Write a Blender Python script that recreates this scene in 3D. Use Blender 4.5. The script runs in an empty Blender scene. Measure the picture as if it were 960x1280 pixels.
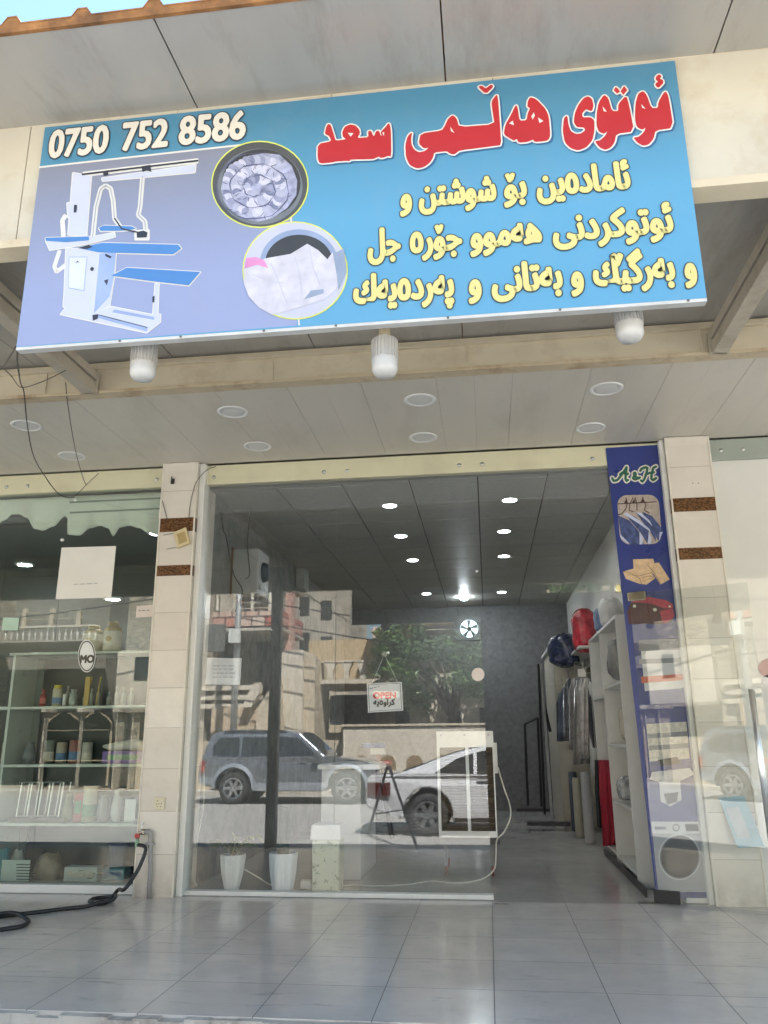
import bpy, bmesh, math, random
from mathutils import Vector, Matrix
R = math.radians
rnd = random.Random(7)
sc = bpy.context.scene
COL = sc.collection

# ---------------------------------------------------------------- camera
CF, CYAW, CPITCH, CROLL = 992.64, 0.123531, 0.276619, -0.008773
CP = Vector((0.52303, -6.17953, 1.11441))
FW = Vector((-math.sin(CYAW)*math.cos(CPITCH), math.cos(CYAW)*math.cos(CPITCH), math.sin(CPITCH)))
r0 = Vector((math.cos(CYAW), math.sin(CYAW), 0)); u0 = r0.cross(FW)
RT = r0*math.cos(CROLL) + u0*math.sin(CROLL)
UP = -r0*math.sin(CROLL) + u0*math.cos(CROLL)
cd = bpy.data.cameras.new('camera'); cam = bpy.data.objects.new('camera', cd); COL.objects.link(cam)
cd.sensor_fit = 'HORIZONTAL'; cd.sensor_width = 36; cd.lens = CF/960*36
cd.clip_start = 0.05; cd.clip_end = 900
cam.matrix_world = Matrix(((RT.x, UP.x, -FW.x, CP.x), (RT.y, UP.y, -FW.y, CP.y), (RT.z, UP.z, -FW.z, CP.z), (0, 0, 0, 1)))
sc.camera = cam

# ---------------------------------------------------------------- sky, sun, exposure
SUN_EL, SUN_AZ = 57, 32           # sun stands behind the shop (+y), to the right
w = bpy.data.worlds.new('World'); sc.world = w; w.use_nodes = True
nt = w.node_tree; bg = nt.nodes['Background']
sky = nt.nodes.new('ShaderNodeTexSky'); sky.sky_type = 'NISHITA'; sky.sun_disc = False
sky.sun_elevation = R(SUN_EL); sky.sun_rotation = R(SUN_AZ)
sky.air_density = 1.3; sky.dust_density = .15; sky.ozone_density = 3
nt.links.new(sky.outputs[0], bg.inputs[0]); bg.inputs[1].default_value = 0.05
sl = bpy.data.lights.new('sun', 'SUN'); sl.energy = 5.0; sl.angle = R(0.53); sl.color = (1, .97, .93)
so = bpy.data.objects.new('sun', sl); COL.objects.link(so)
sd = Vector((math.sin(R(SUN_AZ))*math.cos(R(SUN_EL)), math.cos(R(SUN_AZ))*math.cos(R(SUN_EL)), math.sin(R(SUN_EL))))
so.rotation_euler = sd.to_track_quat('Z', 'Y').to_euler(); so.location = (0, 20, 30)
sc.view_settings.view_transform = 'Standard'; sc.view_settings.look = 'None'
sc.view_settings.exposure = 3.0; sc.view_settings.gamma = 1
sc.cycles.use_denoising = True
sc.cycles.max_bounces = 12; sc.cycles.diffuse_bounces = 5; sc.cycles.glossy_bounces = 5; sc.cycles.transparent_max_bounces = 24
sc.cycles.sample_clamp_indirect = 6; sc.cycles.caustics_reflective = False; sc.cycles.caustics_refractive = False

# ---------------------------------------------------------------- helpers
def P(px, py, ax, val):
    """the point of the plane (axis ax = val) seen at photo pixel px, py"""
    d = FW + RT*((px-480)/CF) - UP*((py-640)/CF)
    t = (val-CP[ax])/d[ax]
    return CP + d*t
def MP(px, py, d):
    """the street point, d metres in front of the glass, that the glass mirrors to px, py"""
    v = P(px, py, 1, d); return Vector((v.x, -d, v.z))

class MB:
    def __init__(s): s.v = []; s.f = []
    def add(s, vs, fs):
        n = len(s.v); s.v += [tuple(v) for v in vs]; s.f += [tuple(i+n for i in f) for f in fs]; return s
    def box(s, x0, x1, y0, y1, z0, z1):
        x0, x1 = sorted((x0, x1)); y0, y1 = sorted((y0, y1)); z0, z1 = sorted((z0, z1))
        return s.add([(x0,y0,z0),(x1,y0,z0),(x1,y1,z0),(x0,y1,z0),(x0,y0,z1),(x1,y0,z1),(x1,y1,z1),(x0,y1,z1)],
                     [(3,2,1,0),(4,5,6,7),(0,1,5,4),(1,2,6,5),(2,3,7,6),(3,0,4,7)])
    def obox(s, c, ux, uy, uz, hx, hy, hz):
        c = Vector(c); vs = []
        for z in (-1, 1):
            for x, y in ((-1,-1),(1,-1),(1,1),(-1,1)):
                vs.append(c + Vector(ux)*hx*x + Vector(uy)*hy*y + Vector(uz)*hz*z)
        return s.add(vs, [(3,2,1,0),(4,5,6,7),(0,1,5,4),(1,2,6,5),(2,3,7,6),(3,0,4,7)])
    def prism(s, pts, off):
        """polygon (3-D points) pushed along the vector off"""
        n = len(pts); off = Vector(off); a = [Vector(p) for p in pts]; b = [p+off for p in a]
        return s.add(a+b, [tuple(range(n-1, -1, -1)), tuple(range(n, 2*n))] + [(i, (i+1) % n, n+(i+1) % n, n+i) for i in range(n)])
    def poly(s, pts):
        return s.add(pts, [tuple(range(len(pts)))])
    def tube(s, path, r, n=8, cap=True):
        path = [Vector(p) for p in path]; rs = r if isinstance(r, (list, tuple)) else [r]*len(path)
        rings = []; ref = None
        for i, p in enumerate(path):
            t = (path[min(i+1, len(path)-1)] - path[max(i-1, 0)]).normalized()
            if ref is None: ref = Vector((0,0,1)) if abs(t.z) < .9 else Vector((1,0,0))
            a = t.cross(ref).normalized(); b = a.cross(t).normalized(); ref = b
            rings.append([p + (a*math.cos(2*math.pi*k/n) + b*math.sin(2*math.pi*k/n))*rs[i] for k in range(n)])
        fs = []
        for i in range(len(path)-1):
            for k in range(n):
                fs.append((i*n+k, i*n+(k+1) % n, (i+1)*n+(k+1) % n, (i+1)*n+k))
        if cap: fs += [tuple(range(n-1, -1, -1)), tuple(range((len(path)-1)*n, len(path)*n))]
        return s.add([v for q in rings for v in q], fs)
    def lathe(s, prof, c, n=20, ax=2, sq=1.0, cap=True):
        """profile of (radius, height) turned round the axis ax through c"""
        c = Vector(c); vs = []; m = len(prof)
        for k in range(n):
            a = 2*math.pi*k/n
            for r, h in prof:
                q = [r*math.cos(a), r*math.sin(a)*sq]
                q.insert(ax, h); 
                if ax == 1: q = [r*math.cos(a), h, r*math.sin(a)*sq]
                vs.append(c + Vector(q))
        fs = [(k*m+i, ((k+1) % n)*m+i, ((k+1) % n)*m+i+1, k*m+i+1) for k in range(n) for i in range(m-1)]
        if cap and prof[0][0] > 1e-6: fs.append(tuple(k*m for k in range(n-1, -1, -1)))
        if cap and prof[-1][0] > 1e-6: fs.append(tuple(k*m+m-1 for k in range(n)))
        return s.add(vs, fs)
    def grid(s, fn, nu, nv):
        vs = [fn(i/nu, j/nv) for j in range(nv+1) for i in range(nu+1)]
        return s.add(vs, [(j*(nu+1)+i, j*(nu+1)+i+1, (j+1)*(nu+1)+i+1, (j+1)*(nu+1)+i) for j in range(nv) for i in range(nu)])
    def build(s, name, m, parent=None, smooth=False, bev=0, solid=0, sub=0):
        me = bpy.data.meshes.new(name)
        o = bpy.data.objects.new(name, me); COL.objects.link(o)
        L = Vector((0, 0, 0))
        if parent is not None:
            o.parent = parent; q = parent
            while q is not None: L += q.location; q = q.parent
        me.from_pydata([tuple(Vector(v)-L) for v in s.v], [], s.f)
        bm = bmesh.new(); bm.from_mesh(me)
        bmesh.ops.recalc_face_normals(bm, faces=bm.faces)
        bm.to_mesh(me); bm.free()
        if m is not None: me.materials.append(m)
        if smooth: me.shade_smooth() if smooth is True else me.shade_smooth()
        if bev:
            b = o.modifiers.new('edge', 'BEVEL'); b.width = bev; b.segments = 2; b.limit_method = 'ANGLE'; b.angle_limit = R(40)
        if solid:
            b = o.modifiers.new('thickness', 'SOLIDIFY'); b.thickness = solid; b.offset = 0
        if sub:
            b = o.modifiers.new('round', 'SUBSURF'); b.levels = sub; b.render_levels = sub
        return o

def tag(o, label=None, cat=None, group=None, kind=None):
    if label: o['label'] = label
    if cat: o['category'] = cat
    if group: o['group'] = group
    if kind: o['kind'] = kind
    return o
def thing(name, label, cat, loc=(0,0,0), group=None):
    o = bpy.data.objects.new(name, None); COL.objects.link(o); o.location = loc; o.empty_display_size = .1
    return tag(o, label, cat, group)
def kids(o): return [c for c in COL.objects if c.parent == o]
def dup(o, loc, label=None, parent=None):
    c = o.copy(); COL.objects.link(c)
    if parent is None: c.location = loc
    else: c.parent = parent
    if label: c['label'] = label
    for k in kids(o): dup(k, None, None, c)
    return c

# ---------------------------------------------------------------- materials
def sr(c):
    """sRGB 0-255 to linear"""
    return tuple(((v/255)/12.92 if v/255 <= .04045 else ((v/255+.055)/1.055)**2.4) for v in c)
def nodes(name):
    m = bpy.data.materials.new(name); m.use_nodes = True
    n = m.node_tree; return m, n, n.nodes['Principled BSDF']
def mix(n, fac, a, b, blend='MIX'):
    x = n.nodes.new('ShaderNodeMix'); x.data_type = 'RGBA'; x.blend_type = blend
    for sock, v in ((x.inputs[0], fac), (x.inputs[6], a), (x.inputs[7], b)):
        if hasattr(v, 'links') or hasattr(v, 'is_output'): n.links.new(v, sock)
        elif isinstance(v, (int, float)): sock.default_value = v
        else: sock.default_value = (*v, 1) if len(v) == 3 else v
    return x.outputs[2]
def mth(n, op, a, b=None, c=None):
    x = n.nodes.new('ShaderNodeMath'); x.operation = op
    for i, v in enumerate((a, b, c)):
        if v is None: continue
        if hasattr(v, 'is_output'): n.links.new(v, x.inputs[i])
        else: x.inputs[i].default_value = v
    return x.outputs[0]
def coords(n):
    t = n.nodes.new('ShaderNodeTexCoord'); return t.outputs['Object']
def noise(n, scale, detail=4, rough=.55, stretch=None, co=None):
    x = n.nodes.new('ShaderNodeTexNoise'); x.inputs['Scale'].default_value = scale
    x.inputs['Detail'].default_value = detail; x.inputs['Roughness'].default_value = rough
    co = co or coords(n)
    if stretch:
        mp = n.nodes.new('ShaderNodeMapping'); mp.inputs['Scale'].default_value = stretch
        n.links.new(co, mp.inputs[0]); co = mp.outputs[0]
    n.links.new(co, x.inputs['Vector']); return x.outputs[0]
def ramp(n, v, lo, hi):
    x = n.nodes.new('ShaderNodeMapRange'); x.inputs[1].default_value = lo; x.inputs[2].default_value = hi
    n.links.new(v, x.inputs[0]); return x.outputs[0]
def bump(n, b, h, strength=.3, dist=.01):
    x = n.nodes.new('ShaderNodeBump'); x.inputs['Strength'].default_value = strength; x.inputs['Distance'].default_value = dist
    n.links.new(h, x.inputs['Height']); n.links.new(x.outputs[0], b.inputs['Normal'])
_mc = {}
def M(name, c, rough=.5, metal=0, var=.12, scale=6, dirt=None, bmp=0, spec=.5, trans=0, stretch=None, coat=0, bscale=None):
    if name in _mc: return _mc[name]
    m, n, b = nodes(name)
    v = noise(n, scale, stretch=stretch)
    f = ramp(n, v, .3, .7)
    a = tuple(min(1, x*(1+var)) for x in c); d = tuple(x*(1-var) for x in c)
    col = mix(n, f, d, a)
    if dirt:
        dc, amt = dirt
        q = ramp(n, noise(n, scale*.7+1.3, 8, .7, stretch), .5, .75)
        col = mix(n, mth(n, 'MULTIPLY', q, amt), col, dc)
    n.links.new(col, b.inputs['Base Color'])
    n.links.new(mth(n, 'MULTIPLY_ADD', f, rough*.25, rough*.87), b.inputs['Roughness'])
    b.inputs['Metallic'].default_value = metal; b.inputs['Specular IOR Level'].default_value = spec
    b.inputs['Coat Weight'].default_value = coat; b.inputs['Coat Roughness'].default_value = .05
    if bmp: bump(n, b, noise(n, bscale or scale*4, 6), bmp, .02)
    _mc[name] = m; return m
def EM(name, c, s):
    if name in _mc: return _mc[name]
    m, n, b = nodes(name); b.inputs['Base Color'].default_value = (.8,.8,.8,1)
    b.inputs['Emission Color'].default_value = (*c, 1); b.inputs['Emission Strength'].default_value = s
    _mc[name] = m; return m
def glass_mat(name, tint, f0=.05, film=0, filmc=(.8,.8,.75), dust=.02):
    m, n, b = nodes(name); out = n.nodes['Material Output']
    tr = n.nodes.new('ShaderNodeBsdfTransparent'); tr.inputs[0].default_value = (*tint, 1)
    gl = n.nodes.new('ShaderNodeBsdfGlossy'); gl.inputs['Roughness'].default_value = 0.0; gl.inputs[0].default_value = (1,1,1,1)
    lw = n.nodes.new('ShaderNodeLayerWeight'); lw.inputs[0].default_value = .5
    p5 = mth(n, 'POWER', lw.outputs['Facing'], 5)
    fr = mth(n, 'MULTIPLY_ADD', p5, 1-f0, f0)
    df = n.nodes.new('ShaderNodeBsdfDiffuse'); df.inputs[0].default_value = (*filmc, 1)
    m0 = n.nodes.new('ShaderNodeMixShader')
    q = ramp(n, noise(n, 3, 6, .65), .35, .75)
    n.links.new(mth(n, 'MULTIPLY_ADD', q, dust, film), m0.inputs[0])
    n.links.new(tr.outputs[0], m0.inputs[1]); n.links.new(df.outputs[0], m0.inputs[2])
    ms = n.nodes.new('ShaderNodeMixShader'); n.links.new(fr, ms.inputs[0])
    n.links.new(m0.outputs[0], ms.inputs[1]); n.links.new(gl.outputs[0], ms.inputs[2])
    # faint waviness of float glass
    bp = n.nodes.new('ShaderNodeBump'); bp.inputs['Strength'].default_value = .004; bp.inputs['Distance'].default_value = .02
    n.links.new(noise(n, 2.2, 1), bp.inputs['Height']); n.links.new(bp.outputs[0], gl.inputs['Normal'])
    n.links.new(ms.outputs[0], out.inputs[0]); return m

def grid_lines(n, sx, sy, ox, oy, wid, ax=(0, 1)):
    """mask = 1 on the joints of a tile grid; also a random value per tile"""
    sp = n.nodes.new('ShaderNodeSeparateXYZ'); n.links.new(coords(n), sp.inputs[0])
    ms = []; ids = []
    for k, s, o in ((ax[0], sx, ox), (ax[1], sy, oy)):
        u = mth(n, 'DIVIDE', mth(n, 'SUBTRACT', sp.outputs[k], o), s)
        fr = mth(n, 'FRACT', mth(n, 'ADD', u, 1000))
        dd = mth(n, 'MULTIPLY', mth(n, 'MINIMUM', fr, mth(n, 'SUBTRACT', 1.0, fr)), s)
        ms.append(mth(n, 'LESS_THAN', dd, wid/2)); ids.append(mth(n, 'FLOOR', mth(n, 'ADD', u, 1000)))
    wn = n.nodes.new('ShaderNodeTexWhiteNoise'); wn.noise_dimensions = '2D'
    cb = n.nodes.new('ShaderNodeCombineXYZ'); n.links.new(ids[0], cb.inputs[0]); n.links.new(ids[1], cb.inputs[1])
    n.links.new(cb.outputs[0], wn.inputs['Vector'])
    return mth(n, 'MAXIMUM', ms[0], ms[1]), wn.outputs['Value']

def tile_floor(name, base, rough):
    m, n, b = nodes(name)
    g, rv = grid_lines(n, .5, .5, 0, -.562, .0045)
    v = ramp(n, noise(n, 3.5, 6, .6), .3, .7)
    col = mix(n, v, tuple(x*.9 for x in base), tuple(x*1.08 for x in base))
    col = mix(n, mth(n, 'MULTIPLY', rv, .25), col, tuple(x*.75 for x in base))
    st = ramp(n, noise(n, 5, 10, .75, (.5, 2.4, 1)), .57, .70)      # scuffs and dried stains
    col = mix(n, mth(n, 'MULTIPLY', st, .5), col, (.10, .095, .085))
    du = ramp(n, noise(n, 1.1, 8, .7), .45, .7)
    col = mix(n, mth(n, 'MULTIPLY', du, .22), col, (.46, .43, .38))
    col = mix(n, mth(n, 'MULTIPLY', g, .85), col, (.06, .056, .05))
    n.links.new(col, b.inputs['Base Color'])
    n.links.new(mth(n, 'ADD', mth(n, 'MULTIPLY', g, .5), mth(n, 'MULTIPLY_ADD', du, .12, rough)), b.inputs['Roughness'])
    h = mth(n, 'SUBTRACT', mth(n, 'MULTIPLY', noise(n, 2.0, 2), .25), g)
    bump(n, b, h, .12, .006); return m

paint_cream = M('cream painted steel', (.60, .53, .39), .45, var=.06, scale=3, dirt=((.22, .12, .05), .35), bmp=.03)
fascia_white = M('weathered cream sheet', (.53, .50, .415), .5, var=.06, scale=2.5, dirt=((.36, .26, .15), .6), bmp=.03)
flange_m = M('rust streaked cream paint', (.56, .47, .32), .55, var=.08, scale=5, dirt=((.24, .10, .04), .8), bmp=.1, stretch=(1, 1, 1))
rust = M('orange rusted sheet edge', (.27, .125, .04), .8, var=.5, scale=9, dirt=((.07, .035, .02), .9), bmp=.4)
soffit_m = M('grey beige ceiling panel', (.60, .565, .49), .32, var=.05, scale=1.6, dirt=((.24, .21, .16), .25), stretch=(1, .35, 1))
upper_m = M('grey sandwich panel', (.385, .37, .335), .22, var=.06, scale=1.5, dirt=((.22, .185, .14), .55), stretch=(2, .5, 1))
dark_gap = M('dark gap', (.03, .028, .025), .8)
white_metal = M('white painted aluminium', (.78, .78, .74), .35, var=.03, dirt=((.4, .37, .3), .2))
rail_cream = M('pale yellow header film', (.66, .63, .44), .4, var=.05, scale=2, dirt=((.38, .33, .2), .3))
chrome = M('chrome', (.85, .85, .83), .32, 1, var=.03)
steel = M('brushed steel', (.5, .5, .49), .3, 1, var=.1, scale=20)
black_m = M('black metal', (.018, .018, .02), .4, var=.2)
rubber = M('black rubber hose', (.012, .013, .015), .42, var=.2)
white_pl = M('white plastic', (.78, .78, .76), .35, var=.03)
grey_pl = M('grey plastic', (.32, .33, .33), .5)
paper = M('white paper', (.78, .76, .70), .8, var=.03)
# ================================================================ SETTING
def structure(mb, name, m, **k): return tag(mb.build(name, m, **k), kind='structure')
m, n, b = nodes('asphalt')
v = noise(n, 90, 4); q = ramp(n, noise(n, .8, 8, .65), .35, .7)
col = mix(n, ramp(n, v, .3, .7), (.21, .205, .195), (.29, .285, .27)); col = mix(n, mth(n, 'MULTIPLY', q, .6), col, (.36, .345, .31))
n.links.new(col, b.inputs['Base Color']); b.inputs['Roughness'].default_value = .9; bump(n, b, v, .4, .01)
asphalt = m
structure(MB().add([(-250,-250,-.42),(250,-250,-.42),(250,250,-.42),(-250,250,-.42)], [(0,1,2,3)]), 'ground', M('dusty ground', (.30, .26, .2), .95, scale=.6, var=.25))
structure(MB().add([(-200,-16.4,-.416),(200,-16.4,-.416),(200,-2.5,-.416),(-200,-2.5,-.416)], [(0,1,2,3)]), 'road', asphalt)
concrete = M('pale concrete', (.42, .39, .33), .85, var=.15, scale=3, dirt=((.2, .18, .15), .5), bmp=.15)
structure(MB().box(-90, 90, -17.6, -16.4, -.43, -.29), 'sidewalk', concrete)
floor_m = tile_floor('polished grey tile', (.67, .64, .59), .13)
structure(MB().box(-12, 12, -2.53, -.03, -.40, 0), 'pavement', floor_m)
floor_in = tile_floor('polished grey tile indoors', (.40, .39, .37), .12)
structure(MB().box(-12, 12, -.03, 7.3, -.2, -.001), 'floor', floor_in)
# worn white plastered kerb along the edge of the platform
kb = MB(); xs = [-12 + .11*i for i in range(219)]
for i in range(len(xs)-1):
    a, c = xs[i], xs[i+1]
    ya, yc = -2.575 + .012*math.sin(a*7.3) + rnd.uniform(-.007, .007), -2.575
    kb.box(a, c, ya, -2.5305, -.41, -.004 - rnd.choice((0, 0, .003, .008, .014)))
structure(kb, 'kerb', M('worn white plaster', (.60, .57, .50), .9, var=.12, scale=5, dirt=((.16, .11, .08), .85), bmp=.3))

# ================================================================ SHOP BUILDING (the row of three shops)
XL, XR, YB, ZC = -1.83, 1.90, 7.2, 3.22
wall_grey = M('charcoal wallpaper', (.155, .155, .155), .75, var=.22, scale=16, bmp=.15)
m, n, b = nodes('grained grey wallpaper')
v = noise(n, 13, 9, .72, (1, .55, .5)); f = ramp(n, v, .34, .68)
n.links.new(mix(n, f, (.13, .135, .13), (.25, .255, .245)), b.inputs['Base Color']); b.inputs['Roughness'].default_value = .7
bump(n, b, v, .5, .01); wall_bark = m
plaster = M('white plaster', (.62, .61, .57), .8, var=.05, scale=2)
shop = thing('shop_building', 'single storey shop interior with grained grey walls and a tiled panel ceiling', 'building', (0, 3.6, 0))
MB().box(XL-.1, XL, .05, YB, 0, 3.3).build('side_wall', wall_bark, shop)
MB().box(XR, XR+.1, .05, YB, 0, 3.3).build('side_wall', plaster, shop)
# back wall with the real hole of the extractor fan
fx0, fz1 = P(573, 773, 1, YB).x, P(573, 773, 1, YB).z
fx1, fz0 = P(600, 799, 1, YB).x, P(600, 799, 1, YB).z
bw = MB(); bw.box(XL-.1, fx0, YB, YB+.14, 0, 3.3); bw.box(fx1, XR+.1, YB, YB+.14, 0, 3.3)
bw.box(fx0, fx1, YB, YB+.14, 0, fz0); bw.box(fx0, fx1, YB, YB+.14, fz1, 3.3); bw.build('back_wall', wall_grey, shop)
# suspended ceiling: a sheet whose joints are modelled as slots
m, n, b = nodes('gypsum ceiling tile')
v = noise(n, 22, 5, .6, (1, 2.6, 1)); col = mix(n, ramp(n, v, .3, .7), (.30, .30, .275), (.40, .40, .37))
n.links.new(col, b.inputs['Base Color']); b.inputs['Roughness'].default_value = .5
bump(n, b, v, .35, .01); ceil_m = m
ce = MB(); x = XL; gx = [XL] + [-1.23+.585*k for k in range(6)] + [XR]; gy = [.10] + [.62*k+.31 for k in range(0, 12)] + [YB]
for i in range(len(gx)-1):
    for j in range(len(gy)-1):
        ce.box(gx[i]+.006, gx[i+1]-.006, gy[j]+.007, gy[j+1]-.007, ZC, ZC+.02)
ce.build('ceiling', ceil_m, shop)
MB().box(XL-.1, XR+.1, .16, YB+.1, ZC+.03, ZC+.06).build('ceiling_backing', dark_gap, shop)
MB().box(XL-.1, XR+.1, .115, .16, 3.20, 3.36).build('ceiling_edge', M('dim grey metal', (.2, .2, .18), .5), shop)
MB().box(-12, 12, -.0, YB+.5, 3.46, 3.9).build('roof', concrete, shop)
p = P(376, 705, 0, XL); q = P(376, 741, 0, XL)
MB().box(XL+.001, XL+.10, p.y-.25, p.y+.05, q.z, ZC-.005).build('pilaster', M('grey filler board', (.33, .34, .32), .6), shop)
# neighbours either side
nl = thing('neighbour_shop', 'dim gift shop interior on the left of the stone pillar', 'building', (-4.5, 2, 0))
MB().box(-9, XL-.12, 2.6, 2.7, 0, 3.3).build('back_wall', M('dark green grey wall', (.085, .095, .09), .7), nl)
MB().box(-9.1, -9, .05, 2.7, 0, 3.3).build('side_wall', wall_grey, nl)
MB().box(-9, XL-.12, .5, 2.7, 3.1, 3.14).build('ceiling', M('grey ceiling', (.20, .20, .19), .6), nl)
nr = thing('neighbour_shop', 'cream painted shop interior on the far right behind milky glass', 'building', (4.5, 2, 0))
MB().box(XR+.12, 9, 1.6, 1.7, 0, 3.3).build('back_wall', plaster, nr)
MB().box(9, 9.1, .05, 1.7, 0, 3.3).build('side_wall', plaster, nr)
MB().box(XR+.12, 9, .1, 1.7, 3.2, 3.24).build('ceiling', plaster, nr)

# ---------------------------------------------------------------- the two tiled pillars
def stone_tile(name, zs, c):
    m, n, b = nodes(name)
    sp = n.nodes.new('ShaderNodeSeparateXYZ'); n.links.new(coords(n), sp.inputs[0])
    g = None
    for z in zs:
        t = mth(n, 'LESS_THAN', mth(n, 'ABSOLUTE', mth(n, 'SUBTRACT', sp.outputs[2], z)), .0022)
        g = t if g is None else mth(n, 'MAXIMUM', g, t)
    v = ramp(n, noise(n, 4, 7, .6), .3, .7)
    col = mix(n, v, tuple(x*.93 for x in c), tuple(min(1, x*1.05) for x in c))
    wn = n.nodes.new('ShaderNodeTexWhiteNoise'); wn.noise_dimensions = '1D'; n.links.new(mth(n, 'FLOOR', mth(n, 'DIVIDE', mth(n, 'ADD', sp.outputs[2], .007), .3005)), wn.inputs['W'])
    col = mix(n, mth(n, 'MULTIPLY', wn.outputs['Value'], .35), col, (.50, .43, .35))
    veins = ramp(n, noise(n, 2.2, 10, .7, (1, 1, 2)), .55, .75)
    col = mix(n, mth(n, 'MULTIPLY', veins, .35), col, (.50, .40, .29))
    low = mth(n, 'MULTIPLY', ramp(n, sp.outputs[2], .25, 0), ramp(n, noise(n, 9, 6, .7), .35, .7))
    col = mix(n, mth(n, 'MULTIPLY', low, .6), col, (.26, .22, .17))
    col = mix(n, mth(n, 'MULTIPLY', g, .6), col, (.22, .19, .15))
    n.links.new(col, b.inputs['Base Color']); b.inputs['Roughness'].default_value = .28
    bump(n, b, mth(n, 'SUBTRACT', 0.0, g), .3, .004); return m
tile_zs = [.293, .595, .899, 1.2, 1.503, 1.795, 2.095, 3.12]
stone = stone_tile('beige stone tile', tile_zs, (.73, .69, .61))
m, n, b = nodes('brown marble band')
v = noise(n, 62, 10, .78, (1, 1, 1.3)); c1 = mix(n, ramp(n, v, .44, .60), (.045, .02, .009), (.25, .12, .045))
n.links.new(c1, b.inputs['Base Color']); b.inputs['Roughness'].default_value = .22; brown_band = m
edge_trim = M('pale tile trim', (.70, .66, .57), .4)
def pillar(x0, x1, label, bands, y0=-.08):
    t = thing('tiled_pillar', label, 'pillar', ((x0+x1)/2, .1, 0), 'tiled pillars between the shops')
    MB().box(x0, x1, y0, .40, 0, 3.37).build('shaft', stone, t, bev=.003)
    for z0, z1 in bands: MB().box(x0-.002, x1+.002, y0-.003, .12, z0, z1).build('marble_band', brown_band, t)
    for xx in (x0-.004, x1-.008): MB().box(xx, xx+.012, y0-.006, y0+.004, .002, 3.369).build('corner_trim', edge_trim, t)
    return t
pillar(-2.118, -1.815, 'beige tiled pillar with a tap and a wall socket near its foot', ((2.767, 2.884), (2.396, 2.483)))
pillar(2.0, 2.33, 'beige tiled pillar with two screw holes, beside the blue poster strip', ((2.76, 2.868), (2.385, 2.475)))
# black mark and cracked corner on the left pillar, screw holes on the right one: shallow fittings
p = P(216, 601, 1, -.081)
hk = thing('broken_bracket', 'small broken black bracket high on the left tiled pillar', 'bracket', p)
MB().prism([(p.x-.014, -.082, p.z-.03), (p.x+.014, -.082, p.z-.03), (p.x+.016, -.082, p.z+.018), (p.x+.004, -.082, p.z+.008), (p.x-.01, -.082, p.z+.04)], (0, -.012, 0)).build('plate', black_m, hk)
for px in (866, 873):
    p = P(px, 604, 1, -.08)
    tag(MB().lathe([(0, -.002), (.004, -.003), (.004, .0)], p, 8, 1).build('screw_hole', black_m), 'small dark screw hole near the top of the right pillar', 'hole', 'screw holes in the right pillar')

# ================================================================ CANOPY
cy0 = -4.135
can = thing('canopy', 'cream steel canopy with rusty corrugated edge over the shop fronts', 'canopy', (0, -2.5, 3.4))
def roofz(y): return 3.50 + (y-cy0)*.043
# upper grey sandwich panels, one metre wide, real gaps between them
up_ = MB()
xj = [-9.5+.98*k-.005 for k in range(20)]
xj = [-.515+.982*k for k in range(-9, 10)]
for i in range(len(xj)-1):
    a, c = xj[i]+.003, xj[i+1]-.003
    vs = []
    for dz in (0, .02):
        vs += [(a, cy0, roofz(cy0)+dz), (c, cy0, roofz(cy0)+dz), (c, -1.42, roofz(-1.42)+dz), (a, -1.42, roofz(-1.42)+dz)]
    up_.add(vs, [(3,2,1,0),(4,5,6,7),(0,1,5,4),(1,2,6,5),(2,3,7,6),(3,0,4,7)])
up_.build('soffit_panel', upper_m, can)
# corrugated roof sheet
prof = []; xx = -9.3
while xx < 9.3:
    prof += [(xx, .03), (xx+.17, .03), (xx+.19, .062), (xx+.225, .062), (xx+.245, .03)]; xx += .26
cr = MB(); n0 = len(prof)
for y in (cy0-.012, .3):
    for z in (0, .006):
        cr.v += [(x_, y, roofz(y)+h_+z - (.03 if False else 0)) for x_, h_ in prof]
for i in range(n0-1):
    cr.f += [(i, i+1, 2*n0+i+1, 2*n0+i), (n0+i, 3*n0+i, 3*n0+i+1, n0+i+1), (i, n0+i, n0+i+1, i+1), (2*n0+i, 2*n0+i+1, 3*n0+i+1, 3*n0+i)]
cr.build('roof_sheet', rust, can)
ce_ = MB()      # filler closing the ribs at the edge: rusty lip
for i in range(n0-1):
    (a, ha), (c, hc) = prof[i], prof[i+1]
    z0 = roofz(cy0)
    ce_.add([(a, cy0-.01, z0-.002), (c, cy0-.01, z0-.002), (c, cy0-.01, z0+hc), (a, cy0-.01, z0+ha),
             (a, cy0+.004, z0-.002), (c, cy0+.004, z0-.002), (c, cy0+.004, z0+hc), (a, cy0+.004, z0+ha)],
            [(3,2,1,0),(4,5,6,7),(0,1,5,4),(2,3,7,6)])
ce_.build('rusty_edge', rust, can)
MB().box(-9.3, 9.3, -1.4, -.05, 3.66, 3.70).build('deck', dark_gap, can)
# fascia of upright cream sheets with a lip below
fz = 2.945
fa = MB(); jx = sorted([P(28, 240, 1, -3.7).x + .62*k for k in range(-14, 16)])
for i in range(len(jx)-1):
    fa.box(jx[i]+.002, jx[i+1]-.002, -3.70, -3.665, fz+.035, roofz(-3.7)-.004)
fa.build('fascia_panel', fascia_white, can)
MB().box(-9, 9, -3.712, -3.62, fz, fz+.034).build('fascia_rail', paint_cream, can)
MB().box(-9, 9, -3.70, -3.665, roofz(-3.7)-.003, roofz(-3.7)+.001).build('fascia_top', paint_cream, can)
MB().box(-9, 9, -3.66, -3.56, 3.25, 3.36).build('rail', paint_cream, can)
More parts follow.
